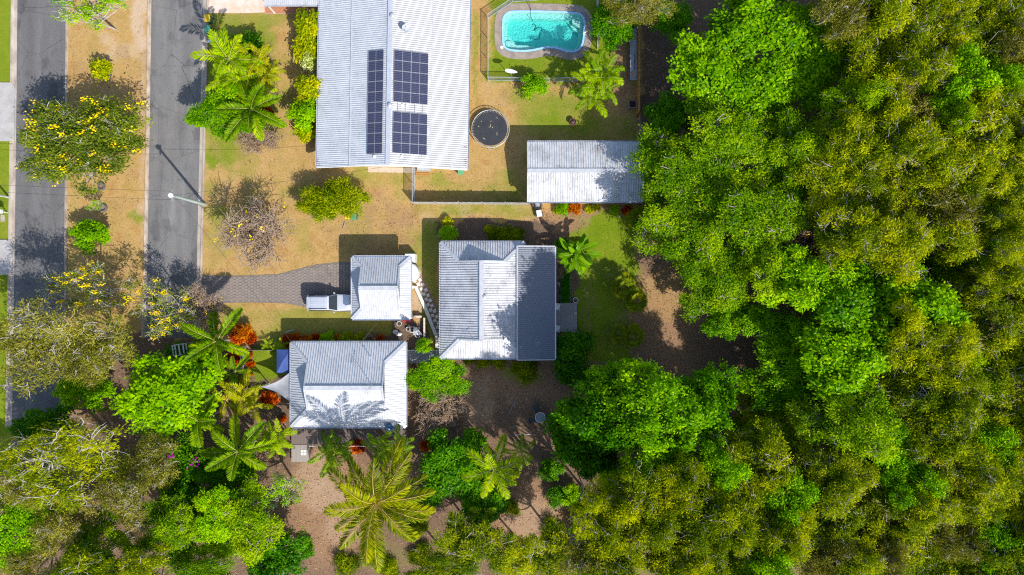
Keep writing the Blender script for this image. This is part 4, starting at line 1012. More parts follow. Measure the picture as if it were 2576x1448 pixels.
def chair(name, label, px, py, face, material, w=.52, group=None, z=0.0, arms=True):
    X, Y = P(px, py, .45+z); root = thing(name, label, 'chair', (X, Y, z), face, group)   # faces local +x
    mb = MB(); mb.box(-w/2, w/2, -w/2, w/2, .41, .45); mb.build('seat', material, root, bevel=.008)
    for i in range(5):
        y = -w/2 + .05 + i*(w-.1)/4; mb = MB(); mb.bar((-w/2+.02, y, .46), (-w/2-.12, y, .88), .055, .02); mb.build('back_slat', material, root)
    mb = MB(); mb.bar((-w/2-.12, -w/2, .9), (-w/2-.12, w/2, .9), .04, .05); mb.build('top_rail', material, root)
    for sx_ in (-1, 1):
        for sy_ in (-1, 1): MB().bar((sx_*(w/2-.04), sy_*(w/2-.03), .41), (sx_*(w/2+.02), sy_*(w/2), 0), .04).build('leg', material, root)
    if arms:
        for sy_ in (-1, 1):
            mb = MB(); mb.bar((-w/2-.05, sy_*(w/2+.03), .66), (w/2+.06, sy_*(w/2+.05), .64), .05, .025); mb.bar((w/2, sy_*(w/2+.04), .63), (w/2-.02, sy_*(w/2+.02), .43), .035); mb.build('arm', material, root)
    return root
dgc = mat('chair_dark', (.02, .045, .05), (.015, .035, .04), 3, .5)
chair('garden_chair', 'dark green plastic garden chair at the round glass table', 1350, 1029, R(-70), dgc, .5, 'chairs round the glass table')
chair('garden_chair', 'dark green plastic garden chair at the round glass table', 1339, 1058, R(15), dgc, .5, 'chairs round the glass table')
chair('garden_chair', 'dark green plastic garden chair at the round glass table', 1380, 1046, R(170), dgc, .5, 'chairs round the glass table')
chair('white_chair', 'white slatted armchair on the deck end by the grass strip', 1402, 772, R(-10), framem, .52, z=.35)
chair('white_chair', 'white slatted armchair on the deck end by the leafy shrub', 1402, 827, R(-14), framem, .52, z=.35)
# pots
def pot(name, label, px, py, r, h, material, soil=True, z=0.0, cat='pot', group=None):
    X, Y = P(px, py, h); root = thing(name, label, cat, (X, Y, z), 0, group)
    mb = MB(); mb.lathe([(r*.7, 0), (r*.95, h*.8), (r, h), (r*.82, h), (r*.8, h*.75)], 16); mb.build('vessel', material, root, smooth=False)
    if soil: MB().lathe([(r*.8, h*.6), (r*.78, h*.82)], 14).build('soil', mat('pot_soil', (.06, .045, .035), (.04, .03, .025), 6), root)
    return root
whp = mat('white_pot', (.66, .64, .58), (.52, .5, .45), 3, .6); drk = mat('dark_pot', (.05, .06, .06), (.035, .04, .04), 3, .5)
pot('garden_pot', 'cream round pot at lawn edge near garage', 1004, 815, .27, .35, whp)
pot('garden_pot', 'white round bowl pot among the clutter behind garage', 1026.5, 828.6, .24, .3, framem)
pot('garden_pot', 'white ring rimmed pot below the white board', 1050.6, 845.6, .24, .35, framem)
pot('garden_pot', 'dark pot with blue tub at the cottage wall', 1008, 852, .28, .3, drk)
pot('garden_pot', 'round pot with pale rim at deck corner by grass strip', 1448, 756, .30, .35, whp)
pot('garden_pot', 'round pot with pale rim at deck corner by leafy shrub', 1450, 842, .30, .35, whp)
pot('garden_pot', 'dark round pot beside patio between grass strip and gutter', 1404, 748, .3, .4, drk)
pot('garden_pot', 'pair-topped white small pot against patio edge', 1405, 714, .14, .3, framem)
pot('garden_pot', 'smaller white pot touching another against patio edge', 1409, 718, .15, .25, framem)
for (q, w_, lab) in ((994, 836, 'tied white sack standing on soil behind garage'), (1003.5, 841.5, 'slumped grey-white sack leaning beside another sack')):
    X, Y = P(q, w_, .4); mb = MB(); mb.lathe([(.22, 0), (.27, .12), (.24, .4), (.12, .55), (.06, .6), (.12, .7)], 12, sx=1.15, sy=.85)
    tag(mb.build('sack', mat('sack_white', (.62, .62, .62), (.48, .48, .5), 6, .8, .3), None, (X, Y, 0)), lab, 'sack')
X, Y = P(1037, 830, .5); fr_ = thing('plant_stand', 'white rectangular frame stand on dark soil behind garage', 'frame', (X, Y, 0))
mb = MB()
for z in (.5,):
    for (a, b_) in (((-.24, -.28), (.24, -.28)), ((.24, -.28), (.24, .28)), ((.24, .28), (-.24, .28)), ((-.24, .28), (-.24, -.28))): mb.bar((*a, z), (*b_, z), .05)
mb.build('top_frame', framem, fr_)
for a in ((-.24, -.28), (.24, -.28), (.24, .28), (-.24, .28)): MB().bar((*a, 0), (*a, .48), .04).build('leg', framem, fr_)
X, Y = P(1051, 836, .5); mb = MB(); mb.prism([(-.45, -.32), (.45, -.32), (.32, -.1), (-.1, .5), (-.45, .5)], .45, .5); wb = thing('white_board', 'white cut-corner board lying on blocks by the block wall', 'board', (X, Y, 0)); mb.build('panel', framem, wb)
for (a, c_) in ((-.35, -.2), (.3, -.22), (-.3, .35)): MB().box(a-.1, a+.1, c_-.1, c_+.1, 0, .448).build('block', kerbm, wb)
X, Y = P(1026, 806, .2); mb = MB(); mb.frust(-.55, .45, -.2, .15, .02, -.58, .48, -.23, .18, .2); tag(mb.build('red_tray', mat('red_plastic', (.55, .05, .03), (.45, .04, .03), 4, .4), None, (X, Y, 0)), 'red plastic tray under the garage eave', 'tray')
# block wall around the clutter: every block a piece
bw = thing('block_wall', 'L-shaped low block garden wall behind garage with pale capping', 'wall', (*P(1034, 799), 0)); ox, oy = P(1034, 799)
bme = MB().box(0, .39, 0, .19, 0, .19).mesh('block', mat('block_grey', (.33, .29, .26), (.22, .20, .18), 3, .9, .3)); cme = MB().box(0, .39, -.01, .20, 0, .04).mesh('capping', mat('cap_pale', (.62, .52, .44), (.5, .42, .36), 3, .8))
for i in range(3):
    for r_ in range(3): link('block', bme, bw, (i*.4 + (.0 if r_ % 2 else .02), 0, r_*.2))
    link('capping', cme, bw, (i*.4, 0, .605))
for i in range(5):
    for r_ in range(3): link('block', bme, bw, (1.40, -.02 - i*.4 - (.02 if r_ % 2 else 0), r_*.2), (0, 0, R(-90)))
    link('capping', cme, bw, (1.40, -.02 - i*.4, .605), (0, 0, R(-90)))
# white curved wall and stepping stones
wp = [(1036.5, 723), (1047, 723), (1071.5, 776.5), (1091, 826.5), (1099, 846), (1101, 876)]
A = [Vector((*P(*p), 0)) for p in wp]; lo = thing('garden_wall', 'low cream painted wall bending alongside the stepping stones', 'wall', A[0]); mb = MB()
L1 = []; L2 = []
for i, p in enumerate(A):
    d = (A[min(i+1, len(A)-1)] - A[max(i-1, 0)]).normalized(); q = Vector((-d.y, d.x, 0))*.17; L1.append(p+q-A[0]); L2.append(p-q-A[0])
n = len(A); vs = []
for l_, r_ in zip(L1, L2): vs += [(l_.x, l_.y, 0), (l_.x, l_.y, .45), (r_.x, r_.y, .45), (r_.x, r_.y, 0)]
fs = []
for i in range(n-1):
    for j in range(3): fs.append([i*4+j, i*4+j+1, (i+1)*4+j+1, (i+1)*4+j])
fs += [[0, 1, 2, 3], [(n-1)*4+3, (n-1)*4+2, (n-1)*4+1, (n-1)*4]]
mb.add(vs, fs); mb.build('render_face', mat('cream_paint', (.66, .64, .58), (.54, .51, .45), 2, .8, .1), lo)
pth = slab('stepping_path', [(1040, 690), (1062, 690), (1105, 780), (1112, 880), (1104, 880), (1094, 826), (1072, 772), (1048, 712)][::-1], .012, mat('path_soil', (.30, .21, .13), (.22, .15, .09), 5, .95, .3), .03)
stm2 = mat('stone_white', (.68, .65, .60), (.55, .52, .47), 4, .85, .2)
sme = MB().frust(-.185, .185, -.185, .185, 0, -.175, .175, -.175, .175, .05).mesh('stepping_stone', stm2)
rr = random.Random(9)
for (a, c_) in [(924,688),(916,714),(955,705),(944,738),(977,741),(967,773),(1001,781),(985,812),(1017,822),(1003,852),(1033,860),(1016,893),(1046,900),(1035,933),(1066,940),(1050,973),(1083,982),(1068,1012),(1096,1030),(1088,1062),(1100,1105)]:
    q = ((1100+a*.4972)/1.4907, (700+c_*.4972)/1.4907); sc_ = rr.uniform(.88, 1.02)
    link('stepping_stone', sme, pth, (*P(*q), .012), (0, 0, R(25)+rr.uniform(-.15, .15)), (sc_, sc_, 1))
# rainwater tank at garage side, tyres, small street things
X, Y = P(1030, 685, 1.6); tk = thing('water_tank', 'white round water tank half hidden under garage eave', 'water tank', (X, Y, 0))
mb = MB(); mb.lathe([(.95, 0), (.95, 1.75), (.88, 1.9), (.3, 2.05), (.1, 2.06)], 24); mb.build('vessel', framem, tk); MB().lathe([(.28, 2.05), (.28, 2.14)], 14).build('lid', framem, tk)
MB().box(-.5, .55, 1.0, 1.9, 0, 1.3).build('pump_housing', framem, tk)
def tyre(label, px, py, r=.42):
    X, Y = P(px, py, .2); mb = MB(); mb.lathe([(r*.6, .0), (r*.9, .0), (r, .06), (r, .2), (r*.9, .26), (r*.62, .26), (r*.58, .2)], 20, cap=False); root = thing('tyre_planter', label, 'tyre planter', (X, Y, 0))
    mb.build('tyre', mat('rubber', (.10, .10, .115), (.07, .07, .08), 4, .8), root); MB().lathe([(r*.58, 0), (r*.57, .12)], 14).build('soil', mat('tyre_soil', (.28, .17, .11), (.2, .12, .08), 6), root)
tyre('old tyre planter under the edge of the yellow flowering tree', 254, 469); tyre('old tyre planter holding a thin grey sapling on the median', 259, 523); tyre('old tyre planter under the small round lime bush', 271, 187, .35)
X, Y = P(23, 497); mp_ = thing('street_post', 'pale timber post beside the far kerb on green verge', 'post', (X, Y, 0))
MB().tube([(0, 0, 0), (0, 0, 2.6)], .11, 8).build('shaft', mat('post_pale', (.42, .42, .36), (.34, .34, .3), 3), mp_)
X, Y = P(19, 536); lb2 = thing('letterbox', 'white box letterbox on slim post on green verge', 'letterbox', (X, Y, 0)); MB().box(-.04, .04, -.04, .04, 0, 1.0).build('post', framem, lb2); MB().box(-.25, .25, -.2, .2, 1.0, 1.35).build('box', framem, lb2)
slab('meter_cover', [(2, 541), (12, 541), (12, 558), (2, 558)][::-1], .03, mat('meter_pink', (.46, .36, .32), (.3, .25, .24), 3), .05, False); tag(bpy.data.objects['meter_cover'], 'small pinkish concrete service cover flush in green verge', 'cover')
# ride-on machine by the shed
X, Y = P(1354, 525, .6); mw = thing('ride_on_mower', 'dark ride-on mower with white box front parked behind shed', 'mower', (X, Y, 0), R(-80))
MB().box(-.75, .15, -.38, .38, .25, .55).build('deck_body', blackp, mw, bevel=.03)
mb = MB(); mb.frust(.15, .85, -.3, .3, .25, .2, .8, -.26, .26, .75); mb.build('hood', framem, mw)
mb = MB(); mb.box(-.6, -.2, -.22, .22, .56, .66); mb.box(-.68, -.6, -.22, .22, .6, 1.0); mb.build('seat', mat('seat_grey', (.30, .31, .33), (.22, .23, .25), 4), mw)
mb = MB(); mb.tube([(.25, 0, .7), (.05, 0, .95)], .02, 6); mb.tube([(.05+.0, .16*math.cos(t_), .95+.16*math.sin(t_)*.6) for t_ in np.linspace(0, 6.28, 17)], .016, 5); mb.build('steering_wheel', blackp, mw)
for (a, c_, r_) in ((-.5, .45, .25), (-.5, -.45, .25), (.6, .36, .18), (.6, -.36, .18)):
    MB().lathe([(r_*.5, -.09), (r_, -.08), (r_, .08), (r_*.5, .09)], 16).build('wheel', mat('rubber', (0, 0, 0)), mw, (a, c_, r_), (R(90), 0, 0))
# timber crate seat at big house gable, air-con
X, Y = P(1062, 434, .4); pl_ = thing('timber_pallet', 'orange timber pallet leaning flat by gable wall and fence', 'pallet', (X, Y, 0))
for i in range(4): MB().box(-.75, .75, -.32+i*.18, -.18+i*.18, .12, .15).build('slat', pal_or, pl_)
for i in range(3): MB().box(-.74+i*.7, -.66+i*.7, -.3, .34, 0, .118).build('bearer', pal_or, pl_)
X, Y = P(1066, 427, .6); MB_ = MB().frust(-.7, .7, -.18, .18, 0, -.68, .68, -.16, .16, .7); tag(MB_.build('steel_cabinet', galv, None, (X, Y+.05, 0)), 'flat grey steel cabinet against the big house gable', 'cabinet')
# white garden arch half hidden under the dry shrub
X, Y = P(455, 880, 1.5); ga = thing('garden_arch', 'white metal garden arch half hidden under dry brown shrub', 'arch', (X, Y, 0), .15)
for y in (-.55, .55):
    mb = MB(); mb.tube([(-.75, y, 0), (-.75, y, 1.6)] + [(-.75*math.cos(t_), y, 1.6+.6*math.sin(t_)) for t_ in np.linspace(.2, 2.94, 9)] + [(.75, y, 1.6), (.75, y, 0)], .045, 6); mb.build('hoop', framem, ga)
for t_ in np.linspace(.2, 2.94, 6): MB().box(-.75*math.cos(t_)-.07, -.75*math.cos(t_)+.07, -.54, .54, 1.6+.6*math.sin(t_)+.045, 1.6+.6*math.sin(t_)+.075).build('slat', framem, ga)
X, Y = P(470, 905, .8); MB_ = MB().box(-.45, .45, -.6, .6, .3, .36); bn_ = thing('white_bench', 'white slatted bench in shade beside garden arch', 'bench', (X, Y, 0)); MB_.build('seat', framem, bn_)
for sx_ in (-.4, .4):
    for sy_ in (-.5, .5): MB().box(sx_-.04, sx_+.04, sy_-.04, sy_+.04, 0, .298).build('leg', framem, bn_)
# sticks and logs
for (a, c_, d_, e_, r_, lab) in ((1290, 1075, 1303, 1070, .05, 'thin pale stick lying on litter near the garden palms'), (868, 560, 862, 577, .06, 'fallen grey branch on dry lawn below bottlebrush'), (718, 838, 742, 830, .04, 'white plastic pipe lying in shaded lawn'), (1300, 1000, 1270, 1060, .05, 'brown stick on the litter yard')):
    p0 = Vector((*P(a, c_), r_)); p1 = Vector((*P(d_, e_), r_+.04)); mb = MB(); mid = (p1-p0)*.5 + Vector((.05, .08, 0)); mb.tube([(0, 0, 0), mid, p1-p0], [r_, r_*.8, r_*.5], 6)
    tag(mb.build('fallen_branch', framem if 'pipe' in lab else wgrey, None, p0), lab, 'stick')
X, Y = P(1318, 1092, .5); sw = thing('wire_stand', 'small white pipe frame stand behind the litter yard', 'frame', (X, Y, 0)); MB().tube([(-.7, 0, 0), (-.7, 0, .9), (.7, 0, .9), (.7, 0, 0)], .03, 6).build('frame_pipe', framem, sw)
# ------------------------------------------------------------------ vegetation
def tubes_arr(segs, sides=4):
    """segs: list of (p0,p1,r0,r1)"""
    p0 = np.array([s_[0] for s_ in segs], float); p1 = np.array([s_[1] for s_ in segs], float); r0 = np.array([s_[2] for s_ in segs]); r1 = np.array([s_[3] for s_ in segs])
    d = p1 - p0; d /= np.linalg.norm(d, axis=1, keepdims=True) + 1e-9
    up = np.where(np.abs(d[:, 2:3]) < .9, np.array([[0, 0, 1.]]), np.array([[1., 0, 0]])); a = np.cross(d, up); a /= np.linalg.norm(a, axis=1, keepdims=True) + 1e-9; b_ = np.cross(a, d)
    V = []; n = len(segs)
    for (p, r_) in ((p0, r0), (p1, r1)):
        for k in range(sides):
            t = 2*math.pi*k/sides; V.append(p + a*(r_*math.cos(t))[:, None] + b_*(r_*math.sin(t))[:, None])
    V = np.stack(V, 1)                      # n, 2*sides, 3
    base = (np.arange(n)*2*sides)[:, None, None]
    f = np.array([[k, (k+1) % sides, sides+(k+1) % sides, sides+k] for k in range(sides)])[None]
    return V.reshape(-1, 3), (base + f).reshape(-1, 4)
def norm(v): return v/(np.linalg.norm(v, axis=-1, keepdims=True) + 1e-9)
def leaf_quads(c, n, d, l, w):
    """diamond leaves: centre, normal, direction, length, width"""
    d = norm(d - n*(d*n).sum(-1, keepdims=True)); s_ = np.cross(n, d); l = l[:, None]; w = w[:, None]
    V = np.stack([c - d*l*.5, c + s_*w*.5 + d*l*.05, c + d*l*.5 - n*l*.08, c - s_*w*.5 + d*l*.05], 1)
    F = np.arange(len(c)*4).reshape(-1, 4); return V.reshape(-1, 3), F
def curve(a, b_, rng, bend=.15, n=3):
    a = np.array(a, float); b_ = np.array(b_, float); L = np.linalg.norm(b_-a); off = rng.normal(0, bend*L, 3); off[2] = abs(off[2])*.5
    return [a + (b_-a)*t + off*4*t*(1-t)*.5 for t in np.linspace(0, 1, n+1)]
def segs_of(pts, r0, r1):
    n = len(pts)-1; return [(pts[i], pts[i+1], r0+(r1-r0)*i/n, r0+(r1-r0)*(i+1)/n) for i in range(n)]
PROTO = {}
def make_tree(key, seed, Rr, Ht, base, nl, lf, nc, cr, nleaf, ll, lw, lm, bm_, up=.55, spiky=0.0, twig=0, twr=.02, trunk_r=.16, flower=0, fm=None, fsize=.22, stems=1, lowz=-.15, tj=.16, cj=.22, flat=.75, bare=0.0, droop=.35, clumpvar=.35, twl=.5, nfl=22):
    rng = np.random.default_rng(seed); lr = Rr*lf; lobes = []
    for i in range(nl):
        r = (Rr-lr*.85)*math.sqrt((i+.35)/nl)*rng.uniform(.85, 1.12); a = i*2.39996 + rng.uniform(-.35, .35)
        z = Ht - lr*flat - (r/Rr)**2*(Ht-base)*droop - rng.uniform(0, .42)*(Ht-base); lobes.append((r*math.cos(a), r*math.sin(a), z, lr*rng.uniform(.65, 1.3), rng.uniform(-.5, .5)))
    segs = []; C = []; T = []; Dr = []
    tops = []
    for s_ in range(stems):
        a = rng.uniform(0, 6.28); q = 0 if stems == 1 else Rr*.12; top = np.array([q*math.cos(a)*1.5, q*math.sin(a)*1.5, base*.85]); bot = np.array([q*math.cos(a)*.6, q*math.sin(a)*.6, 0])
        segs += segs_of(curve(bot, top, rng, .06), trunk_r, trunk_r*.75); tops.append(top)
    TW = []
    for (x, y, z, r, tl) in lobes:
        c_ = np.array([x, y, z - r*.45]); t0 = tops[int(rng.integers(len(tops)))]
        segs += segs_of(curve(t0, c_, rng, .18, 4), trunk_r*.6, trunk_r*.25)
        dirs = rng.normal(size=(nc, 3)); dirs = norm(dirs); dirs[:, 2] = np.where(dirs[:, 2] < lowz, -dirs[:, 2], dirs[:, 2])
        pts = np.array([x, y, z]) + dirs*np.array([1, 1, flat])*(r*rng.uniform(.62, 1.04, (nc, 1)))
        for p, d in zip(pts, dirs):
            if rng.random() < .55 or twig: segs += segs_of(curve(c_, p, rng, .2, 2), trunk_r*.17, trunk_r*.06 + .004)
            if twig and rng.random() < twig:
                for _ in range(2):
                    q = norm(d*np.array([1, 1, .3]) + rng.normal(0, .7, 3)*np.array([1, 1, .3])); m_ = p - q*twl*.6 + np.array([0, 0, cr*.35]); rad = twr*1.5
                    for k_ in range(4):
                        q = norm(q + rng.normal(0, .5, 3)*np.array([1, 1, .45])); m2 = m_ + q*rng.uniform(.25, .55)*twl; segs.append((m_, m2, rad, rad*.8)); rad *= .8
                        if k_ > 0 and rng.random() < .7:
                            q2 = norm(q + rng.normal(0, .7, 3)); segs.append((m2, m2 + q2*rng.uniform(.2, .45)*twl, rad*.8, rad*.4))
                        m_ = m2
            if rng.random() < bare: continue
            C.append(p); T.append(.5 + tl*clumpvar + rng.normal(0, cj)); Dr.append(d)
    C = np.array(C); T = np.array(T); Dr = np.array(Dr); N = len(C)*nleaf
    ci = np.repeat(np.arange(len(C)), nleaf); off = rng.normal(size=(N, 3))*cr*.84*np.array([1, 1, .65]); cen = C[ci] + off
    n_ = norm(np.array([0, 0, 1.])*up + Dr[ci]*.35 + rng.normal(0, .42, (N, 3))); 
    d_ = norm(off*np.array([1, 1, .4]) + rng.normal(0, .3, (N, 3))*cr + np.array([0, 0, spiky])*cr + Dr[ci]*spiky*cr)
    l_ = ll*rng.uniform(.65, 1.3, N); w_ = lw*rng.uniform(.7, 1.25, N)
    V, F_ = leaf_quads(cen, n_, d_, l_, w_); tint = np.clip(T[ci] + rng.normal(0, tj, N), 0, 1)
    out = {'R': Rr, 'H': Ht, 'zc': Ht - (Ht-base)*.35}
    out['crown'] = fast_mesh('crown_' + key, V, F_, lm, tint)
    if flower and fm is not None:
        fi = rng.choice(len(C), int(len(C)*flower)); nf = nfl; N = len(fi)*nf; ci = np.repeat(fi, nf)
        cen = C[ci] + Dr[ci]*cr*.9 + rng.normal(size=(N, 3))*fsize*np.array([1, 1, .5]) + np.array([0, 0, cr*.5]); n_ = norm(np.array([0, 0, 1.]) + rng.normal(0, .5, (N, 3)))
        V, F_ = leaf_quads(cen, n_, rng.normal(size=(N, 3)), np.full(N, .17), np.full(N, .14)); out['bloom'] = fast_mesh('bloom_' + key, V, F_, fm, np.clip(rng.normal(.5, .25, N), 0, 1))
    V, F_ = tubes_arr(segs); out['trunk'] = fast_mesh('trunk_' + key, V, F_, bm_)
    PROTO[key] = out; return out
GROW = 1.14
def plant(key, px, py, rx, ry, h, name, label, cat='tree', group=None, rot=None, ground=None):
    p = PROTO[key]; zc = h*p['zc']/p['H']; rx *= GROW; ry *= GROW; X, Y = P(px, py, zc); k = S*(1-zc/H); sx_ = rx*k/p['R']; sy_ = ry*k/p['R']; sz = h/p['H']
    if rot is None: rot = random.choice((0, math.pi)) + random.uniform(-.3, .3) if abs(rx-ry) > .2*min(rx, ry) else random.uniform(0, 6.28)
    root = thing(name, label, cat, (X, Y, 0), rot, group); root.scale = (sx_, sy_, sz)
    link('trunk', p['trunk'], root); c_ = link('crown', p['crown'], root)
    if 'bloom' in p: link('blossom', p['bloom'], c_)
    return root
bk_white = mat('bark_white', (.44, .40, .35), (.27, .24, .20), 3, .85); bk_grey = mat('bark_grey', (.33, .29, .25), (.22, .19, .16), 3, .9); bk_br = mat('bark_brown', (.26, .17, .11), (.17, .11, .07), 4, .9); bk_dry = mat('bark_dry', (.36, .27, .20), (.25, .17, .12), 5, .9)
l_pap = leaf_mat('leaf_paperbark', (.065, .12, .005), (.215, .285, .008), (.50, .51, .011), .48)
l_alm = leaf_mat('leaf_almond', (.045, .15, .005), (.15, .34, .007), (.36, .56, .03), .45, .38)
l_fin = leaf_mat('leaf_fine', (.06, .16, .005), (.20, .345, .006), (.42, .53, .012), .45)
l_euc = leaf_mat('leaf_eucalypt', (.085, .105, .013), (.25, .245, .045), (.48, .43, .11), .42)
l_drk = leaf_mat('leaf_dark', (.02, .08, .008), (.06, .19, .010), (.15, .32, .02), .35, .35)
l_bri = leaf_mat('leaf_bright', (.08, .20, .004), (.20, .43, .006), (.40, .58, .012), .42)
l_yel = leaf_mat('leaf_yellow', (.13, .19, .006), (.34, .38, .008), (.62, .55, .012), .4)
l_oli = leaf_mat('leaf_cassia', (.07, .11, .018), (.18, .23, .035), (.35, .38, .06), .4)
l_bot = leaf_mat('leaf_bottlebrush', (.06, .11, .010), (.19, .26, .02), (.42, .45, .05), .38)
l_dry = leaf_mat('leaf_dry', (.16, .10, .06), (.27, .18, .10), (.42, .30, .12), .2)
l_red = leaf_mat('leaf_red', (.12, .015, .01), (.38, .05, .015), (.60, .17, .03), .25)
l_org = leaf_mat('leaf_orange', (.26, .05, .01), (.46, .13, .02), (.62, .26, .03), .25)
l_crm = leaf_mat('leaf_cream', (.30, .38, .08), (.55, .58, .22), (.75, .75, .38), .3)
f_yel = leaf_mat('bloom_yellow', (.62, .42, .004), (.80, .56, .006), (.90, .70, .02), .2)
f_pur = leaf_mat('bloom_purple', (.28, .01, .22), (.42, .02, .34), (.50, .04, .28), .2)
for i in range(6):
    make_tree('pap%d' % i, 100+i, 3.4, 11, 5.5, 13, .30, 24, .29, 42, .27, .085, l_pap, bk_white, .6, .6, .09, .024, .15, lowz=-.1, clumpvar=.6, bare=.06, twl=.75, droop=.3)
for i in range(3):
    make_tree('alm%d' % i, 200+i, 4.5, 9.5, 4, 11, .33, 30, .33, 32, .34, .22, l_alm, bk_grey, .95, 0, 0, .02, .2, clumpvar=.25, cj=.14, tj=.2, flat=.55)
    make_tree('fin%d' % i, 210+i, 4.5, 10, 4, 13, .27, 26, .30, 46, .24, .11, l_fin, bk_grey, .8, .2, .08, .03, .2, clumpvar=.5, flat=.45, droop=.45)
    make_tree('bro%d' % i, 220+i, 4.2, 11, 5, 11, .32, 26, .30, 40, .27, .15, l_bri if i == 1 else l_alm, bk_grey, .8, .1, 0, .02, .2, clumpvar=.4, flat=.6)
for i in range(3):
    make_tree('euc%d' % i, 230+i, 4.5, 10, 4.5, 10, .34, 26, .34, 46, .27, .07, l_euc, bk_white, .3, .6, .12, .03, .2, clumpvar=.4, bare=.06)
make_tree('wht0', 239, 4.5, 10, 4.5, 12, .32, 24, .32, 40, .27, .08, l_pap, bk_white, .4, .6, .22, .032, .2, clumpvar=.4, bare=.10, twl=1.0)
make_tree('cas0', 240, 5.0, 6.2, 3.0, 17, .28, 28, .34, 40, .25, .11, l_oli, bk_white, .6, .2, .10, .026, .18, flower=.12, fm=f_yel, fsize=.19, nfl=12, bare=.03, flat=.5)
make_tree('cas1', 241, 4.2, 6.5, 2.5, 12, .25, 14, .28, 22, .22, .11, l_oli, bk_white, .6, .2, .35, .03, .16, flower=.22, fm=f_yel, fsize=.17, nfl=16, bare=.25, flat=.6, stems=2)
make_tree('spa0', 242, 3.4, 5.5, 2.5, 9, .30, 14, .24, 26, .22, .12, l_bri, bk_white, .6, .2, .3, .035, .15, bare=.4, flat=.6, stems=2)
for i in range(3): make_tree('shr%d' % i, 250+i, 1.6, 2.6, .4, 8, .42, 18, .20, 26, .22, .12, (l_bri, l_yel, l_drk)[i], bk_br, .7, .2, 0, .02, .06, stems=3, lowz=-.3)
for i in range(2): make_tree('drk%d' % i, 260+i, 3.6, 6.5, 1.5, 12, .33, 28, .26, 34, .27, .15, l_drk, bk_grey, .8, .1, 0, .02, .16, clumpvar=.4, lowz=-.3)
make_tree('bot0', 265, 2.2, 3.4, .6, 10, .38, 24, .26, 42, .34, .06, l_bot, bk_br, .25, 1.2, 0, .02, .10, stems=2, lowz=-.3)
make_tree('dry0', 266, 3.2, 4.8, 1.2, 12, .30, 22, .26, 7, .14, .09, l_dry, bk_dry, .6, .2, 1.0, .022, .12, flower=.09, fm=f_yel, fsize=.12, nfl=5, bare=.35, stems=2, lowz=-.3, twl=.75)
make_tree('dry1', 267, 2.3, 2.8, .5, 10, .38, 24, .24, 16, .14, .07, l_dry, bk_dry, .5, .4, 1.0, .02, .07, bare=.3, stems=3, lowz=-.3, twl=.55)
make_tree('bou0', 268, 3.0, 4.5, 1.0, 10, .36, 24, .25, 32, .22, .12, l_drk, bk_br, .7, .1, 0, .02, .1, flower=.03, fm=f_pur, fsize=.3, stems=2)
make_tree('red0', 269, .8, 1.2, .2, 6, .45, 10, .14, 16, .42, .09, l_red, bk_br, .4, .8, 0, .02, .04, stems=2)
make_tree('org0', 270, .9, 1.3, .2, 6, .40, 10, .12, 20, .50, .08, l_org, bk_br, .35, 1.2, 0, .02, .04, stems=2)
make_tree('yel0', 271, .8, 1.1, .2, 6, .45, 12, .16, 20, .22, .12, l_yel, bk_br, .6, .3, 0, .02, .04, stems=2)
make_tree('crm0', 272, 1.1, 1.8, .4, 6, .42, 14, .16, 26, .16, .09, l_crm, bk_br, .7, .2, 0, .02, .05, stems=2)
make_tree('gra0', 273, 1.2, 1.0, .1, 7, .42, 14, .22, 24, .34, .05, l_bot, bk_br, .2, 1.4, 0, .02, .03, stems=2, lowz=-.4)

# street and median trees
plant('spa0', 225, 26, 92, 52, 6.0, 'street_tree', 'sparse pale-stemmed lime-leaved tree on dry median strip')
plant('cas0', 185, 350, 168, 112, 6.2, 'cassia_tree', 'broad tree covered in yellow flowers over the street', rot=.1)
plant('yel0', 250, 172, 27, 25, 1.7, 'round_bush', 'small round lime bush with tyre ring on dry median', 'shrub')
plant('shr0', 225, 590, 48, 38, 3.0, 'round_shrub', 'bright green leafy shrub alone on dry median near asphalt', 'shrub', rot=0)
plant('spa0', 236, 515, 24, 18, 2.0, 'young_sapling', 'thin grey-green sapling growing beside a tyre planter', 'shrub')
plant('cas1', 205, 732, 120, 62, 7.0, 'cassia_tree', 'straggly yellow flowering tree beside the grey-olive gum', rot=.05)
plant('cas1', 410, 775, 88, 72, 6.0, 'cassia_tree', 'sparse yellow flowering tree at end of the paler road', rot=3.0)
plant('dry0', 505, 775, 60, 58, 3.4, 'dry_shrub', 'brown twiggy shrub behind the feathery palm by driveway', 'shrub')
plant('euc0', 110, 870, 165, 125, 10, 'gum_tree', 'large grey-olive gum tree covering the road end', rot=.2)
plant('euc1', 235, 900, 95, 85, 8.5, 'gum_tree', 'grey-olive gum standing between larger gum and bright broadleaf', rot=.4)
plant('shr0', 235, 985, 48, 42, 3.5, 'understorey_shrub', 'bright green shrub under the gum beside litter path', 'shrub')
plant('shr0', 175, 985, 40, 36, 3.5, 'understorey_shrub', 'bright green shrub poking out below the gum crown', 'shrub')
plant('shr2', 480, 905, 60, 45, 3, 'understorey_shrub', 'dark green shrub around the white garden arch', 'shrub')
plant('alm0', 415, 985, 125, 108, 7.5, 'broadleaf_tree', 'glossy bright green broadleaf tree beside feathery palms', rot=.4)
plant('drk0', 90, 1085, 85, 55, 5.5, 'dark_tree', 'dark green tree at end of the shaded road', rot=0)
plant('wht0', 150, 1170, 175, 105, 11, 'paperbark_tree', 'white-limbed spreading paperbark near the shaded road end', rot=.15)
plant('euc1', 60, 1230, 90, 80, 10, 'paperbark_tree', 'paperbark with white limbs behind dark understorey at frame corner')
plant('bou0', 455, 1165, 80, 68, 4.8, 'bougainvillea', 'dark green bougainvillea with purple flower tuft', 'shrub')
